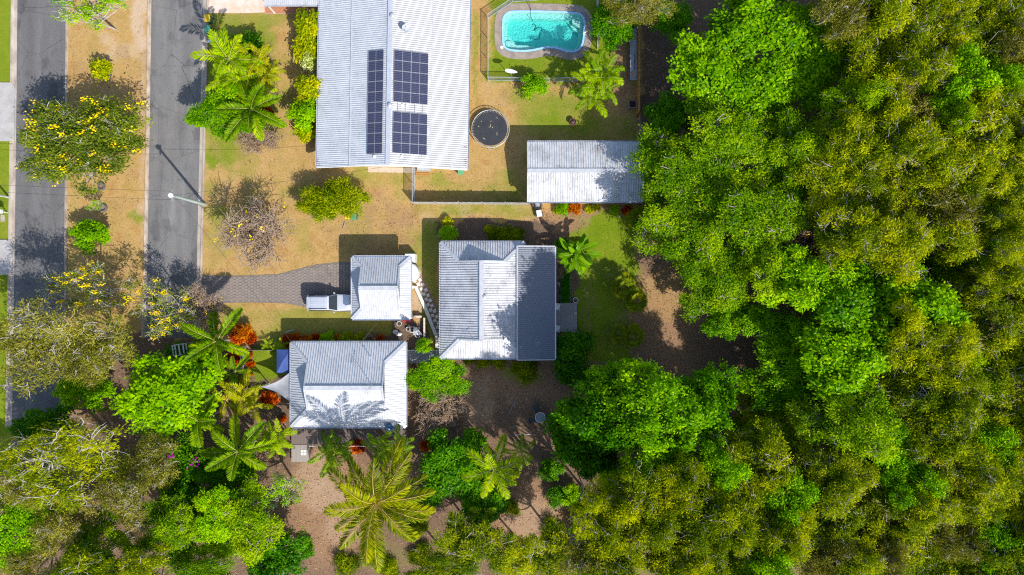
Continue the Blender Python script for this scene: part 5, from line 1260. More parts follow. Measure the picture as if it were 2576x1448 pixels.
plant('euc2', 375, 1165, 75, 80, 9, 'gum_tree', 'olive gum between white-limbed paperbark and bougainvillea')
plant('drk1', 560, 1195, 85, 60, 5, 'dark_tree', 'dark tree under the two feathery palms', rot=0)
GL = {'bro': 'bright green broad-crowned tree of grove beside bougainvillea', 'euc': 'olive gum of the grove beside bougainvillea', 'fin': 'yellow-green fine-leaved tree of grove beside bougainvillea', 'pap': 'pale-limbed paperbark of grove beside bougainvillea', 'drk': 'dark low tree in grove beside bougainvillea'}
for (k, x, y, a, b_, h) in (('bro1', 35, 1335, 95, 95, 9), ('euc1', 150, 1330, 85, 80, 9.5), ('fin0', 240, 1390, 95, 80, 9), ('euc0', 300, 1260, 95, 80, 10), ('fin1', 420, 1330, 95, 85, 9), ('pap2', 200, 1440, 95, 60, 11), ('pap3', 350, 1440, 90, 60, 11), ('euc2', 60, 1440, 100, 60, 10), ('drk0', 120, 1290, 70, 60, 7), ('drk1', 445, 1265, 70, 60, 6), ('bro1', 540, 1300, 80, 70, 8)):
    plant(k, x, y, a, b_, h, 'grove_tree', GL[k[:3]], 'tree', 'trees of the grove beside the bougainvillea')
plant('fin2', 600, 1330, 95, 105, 8, 'edge_tree', 'yellow-green tree edging the bare sandy yard')
plant('drk1', 680, 1415, 75, 85, 6.5, 'edge_tree', 'dark grey-green tree at the sandy yard corner')
plant('spa0', 700, 1235, 62, 52, 5, 'sparse_tree', 'open-branched lime tree reaching over sandy yard')
plant('fin0', 500, 1430, 100, 60, 9, 'edge_tree', 'yellow-green tree between olive grove and dark corner tree')
# front garden of the big house
plant('bro0', 563, 278, 88, 74, 5.5, 'garden_tree', 'dense green tree at roadside in palm bed', rot=.3)
plant('shr2', 620, 105, 40, 32, 2.6, 'garden_shrub', 'small dark shrub with red blooms near palm bed', 'shrub')
plant('dry1', 648, 350, 52, 38, 2.6, 'dry_shrub', 'dry grey twiggy shrub below the palm bed', 'shrub', rot=0)
plant('red0', 672, 288, 16, 18, 1.4, 'cordyline', 'red-orange foliage plant at edge of palm bed', 'shrub')
plant('shr1', 772, 88, 40, 58, 3.2, 'garden_shrub', 'tall lime yellow shrub against the big house gutter', 'shrub', rot=0)
plant('crm0', 783, 145, 27, 32, 2.4, 'garden_shrub', 'creamy white variegated shrub beside big house', 'shrub')
plant('shr1', 778, 228, 44, 36, 3.6, 'garden_shrub', 'yellow-green shrub with long shoot over the big house eave', 'shrub')
plant('shr0', 768, 285, 44, 42, 3.2, 'garden_shrub', 'mid-green shrub against big house below yellow one', 'shrub')
plant('yel0', 772, 332, 22, 24, 1.8, 'garden_shrub', 'small yellow tufted shrub low beside big house wall', 'shrub')
plant('dry0', 640, 588, 92, 82, 5.2, 'bare_tree', 'nearly leafless brown twiggy tree on dry front lawn', rot=.5)
plant('bot0', 797, 508, 52, 42, 3.4, 'bottlebrush_bush', 'bottlebrush bush half hiding a green bin', 'shrub')
plant('bot0', 862, 500, 60, 45, 3.8, 'bottlebrush_bush', 'larger bottlebrush bush behind the yellow lidded bin', 'shrub')
# pool yard
plant('shr0', 1346, 213, 34, 28, 2.6, 'garden_shrub', 'small open green shrub straddling pool fence', 'shrub')
plant('euc0', 1605, 15, 80, 50, 8, 'gum_tree', 'grey-green gum with leaning trunk beyond timber fence', rot=0)
plant('drk0', 1555, 45, 60, 62, 4.5, 'dark_tree', 'dark shrubby tree inside timber fence corner')
plant('drk1', 1690, 40, 55, 50, 5, 'dark_tree', 'dark tree between gum and glossy broadleaf tree')
# behind cottages
plant('shr2', 1440, 885, 52, 50, 3.4, 'leafy_shrub', 'dense green shrub at the deck corner by cottage patio', 'shrub')
plant('shr2', 1440, 940, 45, 36, 3, 'leafy_shrub', 'low dark shrub behind cottage patio corner', 'shrub')
plant('bro0', 1098, 952, 78, 62, 3.6, 'garden_tree', 'rounded green tree between two cottage corners', rot=.2)
plant('dry1', 1100, 1030, 62, 55, 3.2, 'dead_shrub', 'brown dead twiggy shrub beside rounded green tree', 'shrub')
plant('drk0', 1145, 1160, 95, 85, 5.5, 'dark_tree', 'dark glossy green tree behind dead shrub')
plant('drk1', 1215, 1260, 60, 75, 4.5, 'dark_tree', 'dark green understorey tree around garden palms')
plant('shr0', 1063, 870, 19, 19, 6.9, 'slender_tree', 'slender lime green young tree over the walkway')
plant('bro2', 1635, 1020, 120, 105, 19, 'forest_tree', 'bright green tree at lawn corner, nearest the shaded lawn', rot=0)
plant('bro0', 1575, 955, 80, 55, 16, 'forest_tree', 'smaller mid-green tree edging the shaded lawn corner', rot=0)
plant('drk1', 1435, 1085, 62, 58, 9, 'forest_tree', 'low dark tree beside the litter yard table')
plant('drk0', 1520, 1060, 118, 100, 18.5, 'forest_tree', 'deep green tree leaning over the litter yard table', rot=.1)
plant('alm1', 1700, 1070, 115, 90, 16.5, 'forest_tree', 'bright glossy tree among paperbarks beyond litter yard', rot=0)
plant('drk1', 1800, 1010, 85, 75, 16, 'forest_tree', 'dark teal-green tree edging the shaded dirt clearing')
plant('drk0', 1480, 1140, 85, 80, 15, 'forest_tree', 'dark green tree behind the litter yard')
# big glossy and fine-leaved trees beside the shed
for i, (k, x, y, a, b_, h, lab) in enumerate((('alm0', 1795, 175, 110, 95, 9.5, 'glossy broadleaf tree crown overhanging the dark litter lane'), ('alm1', 1905, 55, 125, 95, 10, 'glossy broadleaf tree crown at upper edge beside gum'), ('alm2', 2035, 120, 105, 120, 10, 'glossy broadleaf tree crown against the olive paperbarks'), ('alm0', 1930, 225, 110, 85, 9.5, 'glossy broadleaf tree crown meeting the feathery fine-leaved tree'),
        ('fin0', 1710, 425, 125, 110, 9.5, 'fine-leaved yellow-green tree overhanging the shed roof'), ('fin1', 1850, 360, 135, 105, 11, 'fine-leaved tree crown just below glossy broadleaf'), ('fin2', 1725, 575, 118, 105, 10, 'fine-leaved tree crown beside shed corner and lawn'), ('fin0', 1875, 520, 140, 115, 12, 'fine-leaved tree crown in the middle of its stand'), ('fin1', 2000, 380, 105, 105, 11.5, 'fine-leaved tree crown touching olive paperbarks'), ('fin2', 1990, 500, 90, 85, 11, 'fine-leaved tree crown beside brownish thin-leaved tree'), ('fin1', 1930, 650, 105, 90, 11.5, 'fine-leaved tree crown over the dark understorey gap'), ('alm2', 2085, 55, 70, 75, 9.5, 'small glossy broadleaf crown joined to a bigger one'), ('fin2', 1800, 690, 115, 105, 10.5, 'fine-leaved tree crown above the dirt clearing'), ('bro0', 1850, 800, 60, 70, 8.5, 'fine green tree tip jutting into dirt clearing'), ('drk0', 1690, 300, 60, 55, 6, 'dark green low tree at fence end'))):
    plant(k, x, y, a, b_, h, 'canopy_tree', lab)
for (k, x, y, a, b_, h, lab) in (('bro1', 2060, 720, 120, 95, 13, 'broad bright tree where clearing meets woodland'), ('alm2', 2180, 780, 130, 100, 14, 'glossy bright tree deep in the paperbark wood'), ('alm0', 2320, 760, 110, 95, 14, 'glossy tree next to paler paperbark deep in wood'), ('bro0', 1985, 860, 100, 85, 10, 'green tree edging the dirt clearing below bright one'), ('bro2', 2000, 960, 110, 85, 10.5, 'green tree south of the dirt clearing'), ('alm1', 2120, 920, 120, 95, 14.5, 'glossy green tree amid wood below the clearing'), ('fin1', 2150, 1060, 125, 105, 16, 'large yellow-green rounded tree amid olive paperbarks'), ('bro1', 2500, 545, 75, 65, 9, 'bright green tree among olive paperbarks near frame edge'), ('dry0', 2030, 610, 85, 55, 9, 'brownish thin-leaved tree beside fine-leaved stand'), ('bro0', 2420, 700, 80, 70, 9, 'mid-green tree between paperbarks'), ('shr0', 1860, 1275, 50, 50, 8, 'small green understorey tree in paperbark wood')):
    plant(k, x, y, a, b_, h, 'woodland_tree', lab)
# paperbark wood: every crown a tree of its own
special = [(x, y, r) for (x, y, r) in ((1795, 175, 100), (1905, 55, 110), (2035, 120, 100), (1930, 225, 100), (1860, 380, 110), (1880, 540, 110), (1985, 430, 75), (2060, 720, 90), (2180, 780, 95), (2320, 760, 85), (1985, 860, 75), (2000, 960, 75), (2120, 920, 90), (2150, 1060, 95), (2500, 545, 55), (1625, 985, 110), (1530, 1050, 110), (1700, 1070, 90), (1800, 1010, 55), (1480, 1140, 60), (2030, 610, 40), (2420, 700, 55), (1860, 1275, 30))]
wood = [(2120, -90), (2680, -90), (2680, 1530), (1440, 1530), (1440, 1330), (1500, 1185), (1640, 1150), (1880, 1080), (1950, 1000), (2050, 640), (2010, 560), (2090, 330), (2120, 200)]
rr = random.Random(21); cnt = 0; yy = -70
NAMES = {'pap': 'paperbark_tree', 'euc': 'gum_tree', 'fin': 'fine_leaved_tree', 'bro': 'broadleaf_tree'}
LOOKS = {'pap': 'olive paperbark with pale limbs', 'euc': 'greyish olive gum', 'fin': 'yellow-green fine-leaved tree', 'bro': 'bright green broad-crowned tree'}
MARKS = [(1905, 55, 'glossy broadleaf stand'), (2060, 180, 'glossy broadleaf stand'), (1990, 430, 'fine-leaved stand by the shed'), (1930, 640, 'fine-leaved stand by the shed'), (2030, 610, 'brownish thin-leaved tree'), (2180, 780, 'glossy trees deep in the wood'), (2320, 760, 'glossy trees deep in the wood'), (2000, 960, 'green trees below the dirt clearing'), (2150, 1060, 'large rounded yellow-green tree'), (2500, 545, 'lone bright tree near the wood edge'), (1700, 1070, 'bright trees behind the litter yard'), (1480, 1140, 'dark tree behind the litter yard'), (1420, 1330, 'sunlit litter clearing'), (2420, 700, 'mid-green tree between paperbarks'), (1860, 1275, 'small green understorey tree')]
def near_label(k, x, y):
    d, t = min((math.hypot(x-a, y-b_), t) for a, b_, t in MARKS)
    return LOOKS[k] + (' standing next to the ' + t if d < 150 else ' second row from the ' + t if d < 260 else ' deep within the dense wood')
while yy < 1520:
    xx = 1430 + (55 if int(yy/84) % 2 else 0)
    while xx < 2680:
        x = xx + rr.uniform(-28, 28); y = yy + rr.uniform(-26, 26)
        if inside(wood, np.array([x]), np.array([y]))[0] and all((x-a)**2 + (y-b_)**2 > r*r for a, b_, r in special):
            r = rr.uniform(66, 92); k = 'pap%d' % rr.randrange(6)
            u_ = rr.random()
            if u_ < .09: k = 'euc%d' % rr.randrange(3)
            elif u_ < .20: k = 'fin%d' % rr.randrange(3)
            elif u_ < .27: k = 'bro%d' % rr.randrange(3)
            hh = rr.uniform(11.5, 16)
            if math.hypot(x-1985, y-1060) < 110: hh = rr.uniform(7, 9)
            elif y > 1130 and x < 2020: hh = rr.uniform(14.5, 18.5)
            plant(k, x, y, r*rr.uniform(.9, 1.15), r*rr.uniform(.85, 1.1), hh, NAMES[k[:3]], near_label(k[:3], x, y), 'tree', 'trees of the paperbark wood', rr.uniform(0, 6.28)); cnt += 1
        xx += 98
    yy += 84
for (x, y, a, b_, h) in ((1180, 1375, 80, 75, 7), (1290, 1400, 70, 60, 7.5), (1100, 1440, 80, 50, 7), (1400, 1400, 75, 70, 8)):
    plant('pap%d' % rr.randrange(6), x, y, a, b_, h, 'paperbark_tree', 'paperbark tree on the leaf-littered slope near the coconut palm', 'tree', 'paperbarks near the coconut palm')
rr2 = random.Random(44)
yy = -40
while yy < 1500:
    xx = 1500 + rr2.uniform(0, 60)
    while xx < 2600:
        x = xx + rr2.uniform(-40, 40); y = yy + rr2.uniform(-40, 40)
        if inside(wood, np.array([x]), np.array([y]))[0]:
            plant('shr%d' % rr2.choice((0, 2, 2)), x, y, rr2.uniform(45, 70), rr2.uniform(45, 70), rr2.uniform(3, 6), 'understorey_shrub', 'green undergrowth showing through gaps of the paperbark wood', 'shrub', 'undergrowth in the wood', rr2.uniform(0, 6.28))
        xx += 150
    yy += 140
# beds of small plants
beds = [('red0', 720, 855, 14, 'dark red leafed plant in the cottage bed, at gazebo end'), ('red0', 745, 853, 14, 'dark red leafed plant in cottage bed behind lawn pipe'), ('org0', 772, 853, 12, 'orange-red plant in the cottage bed'), ('red0', 795, 853, 12, 'red plant beside green clump in cottage bed'), ('shr0', 822, 852, 18, 'green clump in cottage bed between red and orange plants'), ('org0', 850, 853, 13, 'pale orange croton in cottage bed'), ('yel0', 868, 855, 18, 'yellow croton in cottage bed'), ('yel0', 905, 853, 17, 'yellow-green croton in cottage bed nearer the garage'), ('dry1', 930, 853, 13, 'brown low plant in cottage bed'), ('red0', 955, 853, 10, 'small red plant at end of cottage bed'),
        ('org0', 611, 835, 24, 'bright orange spiky bromeliad clump under feathery palm'), ('red0', 596, 850, 18, 'red cordyline clump beside orange bromeliad'), ('red0', 630, 853, 14, 'small red plant at dark slatted fence'), ('red0', 590, 905, 18, 'red plant in shade of feathery palm'), ('org0', 628, 895, 9, 'orange plant in narrow strip by lawn'), ('red0', 628, 918, 9, 'red plant in the narrow strip by lawn'), ('org0', 626, 940, 9, 'orange-red plant at the shaded end of narrow strip'), ('red0', 672, 1005, 20, 'dark red cordyline under golden palm clump'),
        ('org0', 1447, 524, 18, 'bright orange spiky plant against shed wall'), ('shr0', 1415, 524, 16, 'green bushy plant next to orange spiky plant'), ('yel0', 1402, 530, 10, 'yellow-green tuft near ride-on mower'), ('yel0', 1482, 527, 10, 'lime tuft beside shed wall'), ('shr1', 1500, 521, 11, 'yellow-green small plant at shed wall'), ('shr0', 1547, 528, 13, 'small green plant at the far shed corner'), ('red0', 1580, 530, 12, 'dark red-brown plant near shed corner'),
        ('shr0', 1128, 590, 24, 'green shrub at cottage corner, fenced side'), ('yel0', 1124, 560, 13, 'lime shrub above the cottage corner shrub'), ('yel0', 1226, 576, 9, 'small yellow tuft in dark mulch bed'), ('gra0', 1265, 592, 26, 'fine grey-green bush in mulch bed by cottage'), ('gra0', 1240, 585, 16, 'smaller grey-green bush in mulch bed'), ('gra0', 1298, 592, 20, 'spiky grey-green bush at the end of mulch bed'), ('shr2', 1415, 622, 22, 'dark green shrub under the banana clump'), ('dry1', 1402, 690, 14, 'brown spiky plant beside patio'),
        ('red0', 900, 1125, 18, 'red plant behind deck railing'), ('red0', 1070, 1120, 14, 'dark red plant at the deck end'), ('red0', 712, 1055, 9, 'tiny red plant by the deck corner'), ('gra0', 1180, 905, 14, 'small green plant below cottage hip'), ('gra0', 1215, 912, 16, 'dry green tuft behind cottage'), ('gra0', 1255, 912, 18, 'low green tuft along cottage back wall'), ('gra0', 1320, 935, 30, 'yellowish grass clump in cottage back yard'),
        ('gra0', 940, 1400, 28, 'green tuft below the coconut palm'), ('gra0', 980, 1435, 24, 'green tuft at the frame edge below coconut palm'), ('shr0', 1440, 1250, 28, 'green shrub at litter clearing edge'), ('shr2', 1400, 1250, 26, 'dark shrub at the litter clearing edge'), ('shr2', 1385, 1185, 30, 'dark low shrub beside smaller feather palm'), ('gra0', 1390, 1330, 26, 'thin green tuft on the leaf litter slope'), ('gra0', 1290, 1280, 18, 'small green tuft beside sunlit litter'), ('shr2', 770, 1385, 22, 'dark low shrub at the sandy yard edge'), ('gra0', 870, 1425, 30, 'wide green tuft in the sandy yard shade'), ('gra0', 1050, 1330, 24, 'green tuft between coconut palm and dark tree'), ('shr2', 1080, 1250, 30, 'dark low shrub below dark glossy tree'), ('gra0', 1060, 1400, 28, 'olive tuft on shaded litter near paperbarks'), ('gra0', 530, 858, 18, 'low green plant near white bench')]
for (k, x, y, r, lab) in beds: plant(k, x, y, r, r, PROTO[k]['H']*max(.5, min(1.3, r*S/PROTO[k]['R'])), 'garden_plant', lab, 'plant')
# hedge-like strip of bright grass between patio and lawn
x0, y0 = P(1411, 762, .3); x1, y1 = P(1434, 690, .3)
rng = np.random.default_rng(5); N = 5200
c_ = np.stack([rng.uniform(0, x1-x0, N), rng.uniform(0, y1-y0, N), rng.uniform(.1, .42, N)], -1); n_ = norm(np.array([0, 0, .5]) + rng.normal(0, .6, (N, 3))); d_ = norm(rng.normal(0, .5, (N, 3)) + np.array([0, 0, .7]))
V, F_ = leaf_quads(c_, n_, d_, rng.uniform(.12, .26, N), rng.uniform(.03, .06, N))
gs = thing('grass_bed', 'strip of tall bright green grass between cottage patio and deck', 'grass bed', (x0, y0, 0))
stuff(link('grass_blades', fast_mesh('grass_bed', V, F_, leaf_mat('leaf_grassbed', (.02, .12, .006), (.05, .26, .008), (.12, .36, .02), .35), np.clip(rng.normal(.5, .25, N), 0, 1)), gs))
mb = MB(); mb.box(-.05, x1-x0+.05, -.05, 0, 0, .16); mb.box(-.05, x1-x0+.05, y1-y0, y1-y0+.05, 0, .16); mb.box(-.05, 0, 0, y1-y0, 0, .16); mb.box(x1-x0, x1-x0+.05, 0, y1-y0, 0, .16); mb.build('edging', wgrey, gs)
# ------------------------------------------------------------------ palms: every frond is a piece
l_plm = leaf_mat('leaf_palm', (.06, .14, .008), (.16, .29, .010), (.36, .45, .02), .35, .35, .25)
l_fox = leaf_mat('leaf_foxtail', (.06, .14, .008), (.17, .30, .010), (.38, .47, .02), .38, .5, .25)
l_gol = leaf_mat('leaf_golden', (.14, .19, .006), (.34, .37, .008), (.58, .50, .012), .4, .4, .3)
l_coc = leaf_mat('leaf_coconut', (.08, .12, .008), (.20, .24, .012), (.42, .40, .03), .35, .45, .25)
l_lim = leaf_mat('leaf_lime_palm', (.14, .25, .004), (.32, .47, .005), (.58, .62, .010), .45, .5, .25)
l_fan = leaf_mat('leaf_fan', (.07, .11, .02), (.17, .22, .03), (.34, .32, .03), .3, .45, .3)
l_ban = leaf_mat('leaf_banana', (.05, .15, .01), (.13, .28, .02), (.27, .42, .04), .4, .3, .3)
rach = mat('rachis', (.34, .36, .06), (.26, .28, .05), 3, .6); rach_y = mat('rachis_yellow', (.52, .40, .05), (.40, .28, .03), 3, .6)
ptrunk = mat('palm_trunk', (.33, .29, .24), (.23, .20, .16), 3, .9, .2, stretch=(1, 1, 6)); gtrunk = mat('palm_trunk_green', (.28, .34, .14), (.2, .24, .1), 3, .7)
def frond(L, el, bend, nn, ll, lw, lm, rm, rolls=(0,), seed=0, droop=.25, a0=62, a1=28, start=.14, gap=0.0):
    rng = np.random.default_rng(seed); n = 14; th = el; p = np.zeros(3); pts = [p.copy()]; tg = []
    for i in range(n):
        t = np.array([math.cos(th), 0, math.sin(th)]); tg.append(t); p = p + t*L/n; pts.append(p.copy()); th -= bend/n*(.5 + i/n)
    pts = np.array(pts); tg.append(tg[-1]); tg = np.array(tg)
    C = []; Nn = []; D = []; Ls = []; Ws = []; side = np.array([0, 1., 0])
    for i in range(nn):
        f = start + (1-start)*(i+.5)/nn; q = f*n; k = min(int(q), n-1); b_ = pts[k] + (pts[k+1]-pts[k])*(q-k); t = tg[k]; up = np.cross(t, side)
        up = -up if up[2] < 0 and abs(up[2]) > .1 else up
        l = ll*(math.sin(math.pi*min(1, (f-start)/(1-start)*.9+.10))**.55)*rng.uniform(.85, 1.1); al = math.radians(a0 + (a1-a0)*f + rng.uniform(-6, 6))
        for s_ in (-1, 1):
            for ro in rolls:
                r_ = math.radians(ro + rng.uniform(-12, 12)); sd = side*s_*math.cos(r_) + up*math.sin(r_)
                d = t*math.cos(al) + sd*math.sin(al) + np.array([0, 0, -droop*rng.uniform(.6, 1.4)]); d /= np.linalg.norm(d)
                nr = np.cross(d, side*s_*-1 if False else t); nr = nr if nr[2] > 0 else -nr; nr = nr/(np.linalg.norm(nr)+1e-6)
                C.append(b_ + d*l*.5); Nn.append(nr); D.append(d); Ls.append(l); Ws.append(lw)
    N = len(C); V, F_ = leaf_quads(np.array(C), np.array(Nn), np.array(D), np.array(Ls), np.array(Ws)*rng.uniform(.8, 1.2, N))
    V2, F2 = tubes_arr([(pts[i], pts[i+1], .035*(1-i/n)+.012, .035*(1-(i+1)/n)+.010) for i in range(n)], 4)
    tint = np.concatenate([np.clip(rng.normal(.5, .2, N) + rng.normal(0, .12), 0, 1), np.full(len(F2), .5)])
    return fast_mesh('frond', np.concatenate([V, V2]), np.concatenate([F_, F2 + len(V)]), [lm, rm], tint, np.concatenate([np.zeros(N, int), np.ones(len(F2), int)]))
FR = {}
def frset(key, L, ll, lw, nn, lm, rm, rolls, els, bend, droop=.25, **kw):
    FR[key] = [frond(L*random.uniform(.92, 1.06), R(e), R(bend), nn, ll, lw, lm, rm, rolls, i*7 + len(FR)*31, droop, **kw) for i, e in enumerate(els)]
frset('fox', 3.0, .62, .085, 40, l_fox, rach, (-38, 8, 42), (62, 38, 20, 5, -8), 55, .12, a0=64, a1=40)
frset('gol', 2.4, .62, .085, 26, l_gol, rach_y, (18,), (70, 50, 30, 12, -5), 75, .35)
frset('lim', 2.7, .66, .10, 28, l_lim, rach, (18,), (72, 52, 32, 15, 0), 75, .3)
frset('can', 2.5, .62, .09, 26, l_plm, rach, (18,), (72, 52, 32, 15, -5), 75, .35)
frset('coc', 4.6, .95, .085, 46, l_coc, rach_y, (10,), (75, 58, 40, 22, 6, -15), 85, .45)
l_ded = leaf_mat('leaf_dead_frond', (.13, .07, .03), (.28, .17, .07), (.45, .31, .12), .15, .8, .2)
frset('ded', 2.6, .5, .06, 24, l_ded, bk_br, (-20,), (-25, -40), 70, .7)
FR['mix'] = [FR['lim'][0], FR['can'][1], FR['lim'][2], FR['can'][3], FR['can'][4]]
def palm_crown(root, key, top, nf, scale=1.0, seed=0, flat=0):
    rr = random.Random(seed); fs = FR[key]; a = rr.uniform(0, 6.28)
    for i in range(nf):
        t = i/max(1, nf-1); k = min(len(fs)-1, int((t**.85)*len(fs)*.999)); a += 2.39996
        o = link('frond', fs[k], root, top, (0, rr.uniform(-.12, .12), a + rr.uniform(-.2, .2))); s_ = scale*rr.uniform(.85, 1.1); o.scale = (s_*rr.uniform(.9, 1.1), s_, s_)
    for i in range(rr.choice((0, 1, 1, 2)) if key != 'coc' else 4):
        o = link('dead_frond', FR['ded'][i % 2], root, (top[0], top[1], top[2]-.15), (0, rr.uniform(-.1, .1), rr.uniform(0, 6.28))); s_ = scale*rr.uniform(.7, 1.0)*(1.5 if key == 'coc' else 1); o.scale = (s_, s_, s_)
def palm(name, label, px, py, h, key, nf, scale, seed, group=None, lean=(0, 0), tm=None, tr=.13):
    X, Y = P(px, py, h); root = thing(name, label, 'palm', (X-lean[0], Y-lean[1], 0), 0, group)
    mb = MB(); mb.tube([(0, 0, 0), (lean[0]*.35, lean[1]*.35, h*.5), (lean[0], lean[1], h-.25)], [tr*1.25, tr, tr*.8], 10); mb.build('trunk', tm or ptrunk, root)
    mb = MB(); mb.tube([(lean[0], lean[1], h-.8), (lean[0], lean[1], h-.2), (lean[0], lean[1], h+.15)], [tr*.9, tr*1.1, tr*.5], 10); mb.build('crownshaft', gtrunk, root)
    palm_crown(root, key, (lean[0], lean[1], h), nf, scale, seed); return root
def clump(name, label, px, py, h, key, nst, nf, spread, scale, seed, group=None):
    X, Y = P(px, py, h*.8); root = thing(name, label, 'palm', (X, Y, 0), 0, group); rr = random.Random(seed)
    for s_ in range(nst):
        a = 2.39996*s_; q = spread*math.sqrt((s_+.3)/nst); x, y = q*math.cos(a), q*math.sin(a); hh = h*rr.uniform(.62, 1.0) if s_ else h
        mb = MB(); mb.tube([(x*.35, y*.35, 0), (x*.7, y*.7, hh*.5), (x, y, hh)], [.07, .06, .05], 7); mb.build('stem', gtrunk, root)
        palm_crown(root, key, (x, y, hh), nf, scale*rr.uniform(.8, 1.05), seed*13 + s_)
    return root
palm('foxtail_palm', 'bushy feathered palm beside orange bromeliads and driveway lawn', 545, 858, 4.6, 'fox', 9, 1.22, 3, lean=(.3, .2))
palm('foxtail_palm', 'shaded feathered palm next to glossy broadleaf tree', 497, 1058, 5.0, 'fox', 8, 1.1, 5)
palm('foxtail_palm', 'large feathered palm between bougainvillea and timber landing', 598, 1135, 5.2, 'fox', 11, 1.22, 8)
palm('foxtail_palm', 'small young feathered palm in shade of narrow red strip', 590, 935, 2.2, 'fox', 7, .7, 9)
clump('golden_palm', 'golden yellow cane palm clump by the shade sail', 605, 1000, 3.2, 'gol', 6, 6, 1.5, .95, 4)
clump('cane_palm', 'lime fan-topped palm clump beside timber landing', 697, 1105, 3.4, 'lim', 5, 6, 1.0, .75, 6)
clump('cane_palm', 'dark cane palm clump at the deck railing corner', 838, 1140, 3.6, 'can', 4, 6, .9, .95, 11)
clump('cane_palm', 'slim cane palm behind deck near blue dish', 960, 1125, 3.6, 'can', 3, 6, .7, .9, 12)
clump('cane_palm', 'greyish cane palm at the deck end', 1005, 1120, 3.4, 'can', 3, 5, .6, .8, 14)
palm('coconut_palm', 'huge spreading coconut palm over sandy yard', 946, 1262, 8.5, 'coc', 26, 1.34, 15, lean=(.3, .4), tr=.17)
palm('garden_palm', 'sunlit feather palm beside dark glossy tree', 1242, 1180, 5.5, 'lim', 11, 1.25, 17)
palm('garden_palm', 'smaller feather palm by the white pipe frame', 1312, 1138, 3.4, 'can', 8, .8, 18)
palm('garden_palm', 'shaded low feather palm among dark understorey', 1215, 1285, 3.0, 'can', 9, .9, 19)
clump('cane_palm', 'tall lush cane palm clump shading the pool corner', 1505, 205, 4.6, 'mix', 8, 7, 1.5, 1.0, 21)
palm('lime_palm', 'bright lime palm at kerb end of palm bed', 577, 150, 4.6, 'lim', 11, 1.2, 22)
clump('lime_palm', 'yellow cane palm clump in middle of palm bed', 648, 165, 4.0, 'gol', 5, 6, 1.0, .85, 23)
clump('lime_palm', 'lime cane palms below the yellow clump in palm bed', 640, 225, 3.4, 'lim', 4, 6, .9, .8, 24)
clump('lime_palm', 'lime cane palms filling the heart of palm bed', 600, 205, 4.2, 'lim', 6, 7, 1.1, 1.0, 29)
clump('lime_palm', 'yellow cane palms at lawn edge of palm bed', 668, 195, 3.2, 'gol', 4, 7, .8, .8, 30)
palm('foxtail_palm', 'wide feathered palm at lower end of palm bed', 632, 275, 4.4, 'fox', 12, 1.2, 25)
palm('young_palm', 'spiky young palm beside carport edge of the big house', 795, 50, 1.8, 'lim', 8, .45, 26)
palm('young_palm', 'spiky young palm with pale flower at carport wall', 765, 50, 1.5, 'lim', 7, .38, 27)
for (x, y, q, lab) in ((675, 868, .36, 'small lime yucca at dark slatted fence'), (698, 872, .26, 'smallest lime yucca between two others at gazebo'), (708, 866, .36, 'small lime yucca nearest the silver roof corner')):
    palm('young_palm', lab, x, y, .7, 'lim', 9, q, int(x), tr=.06)
# fan palms
def fan_leaf(seed, Rr=.75):
    rng = np.random.default_rng(seed); C = []; D = []; Nn = []; n = 22; pet = .75
    for i in range(n):
        a = -1.9 + 3.8*i/(n-1); d = np.array([math.cos(a), math.sin(a), -.12 + .0]); C.append(np.array([pet, 0, .22]) + d*Rr*.5); D.append(d); Nn.append(np.array([0, rng.uniform(-.3, .3), 1]))
    V, F_ = leaf_quads(np.array(C), norm(np.array(Nn)), norm(np.array(D)), np.full(n, Rr)*rng.uniform(.85, 1.05, n), np.full(n, .12)); V2, F2 = tubes_arr([(np.zeros(3), np.array([pet, 0, .22]), .02, .014)], 4)
    return fast_mesh('fan_leaf', np.concatenate([V, V2]), np.concatenate([F_, F2+len(V)]), [l_fan, rach], np.concatenate([np.clip(rng.normal(.5, .2, n), 0, 1), np.full(len(F2), .5)]), np.concatenate([np.zeros(n, int), np.ones(len(F2), int)]))
fans = [fan_leaf(i) for i in range(4)]
def fan_palm(label, px, py, h, nlf, sc, seed):
    X, Y = P(px, py, h); root = thing('fan_palm', label, 'palm', (X, Y, 0)); rr = random.Random(seed); mb = MB(); mb.tube([(0, 0, 0), (0, 0, h)], [.11, .08], 8); mb.build('trunk', ptrunk, root); a = 0
    for i in range(nlf):
        a += 2.39996; o = link('fan_leaf', fans[i % 4], root, (0, 0, h), (0, R(-60 + 95*i/nlf), a)); q = sc*rr.uniform(.85, 1.15); o.scale = (q, q, q)
fan_palm('fan palm at lawn edge level with square deck', 1565, 722, 1.6, 15, 1.0, 1); fan_palm('fan palm with yellowing fans against the dirt clearing', 1598, 755, 1.8, 14, 1.0, 2); fan_palm('fan palm lower along lawn edge below the deck', 1590, 848, 1.6, 13, .95, 3)
fan_palm('small yellow fan palm near the lower lawn edge', 1558, 838, 1.2, 8, .8, 4); fan_palm('fan palm under overhanging fine-leaved tree at lawn top', 1610, 555, 1.6, 12, 1.0, 5); fan_palm('low fan palm deep in paperbark shade near litter clearing', 1500, 1345, 2.0, 12, 1.3, 6)
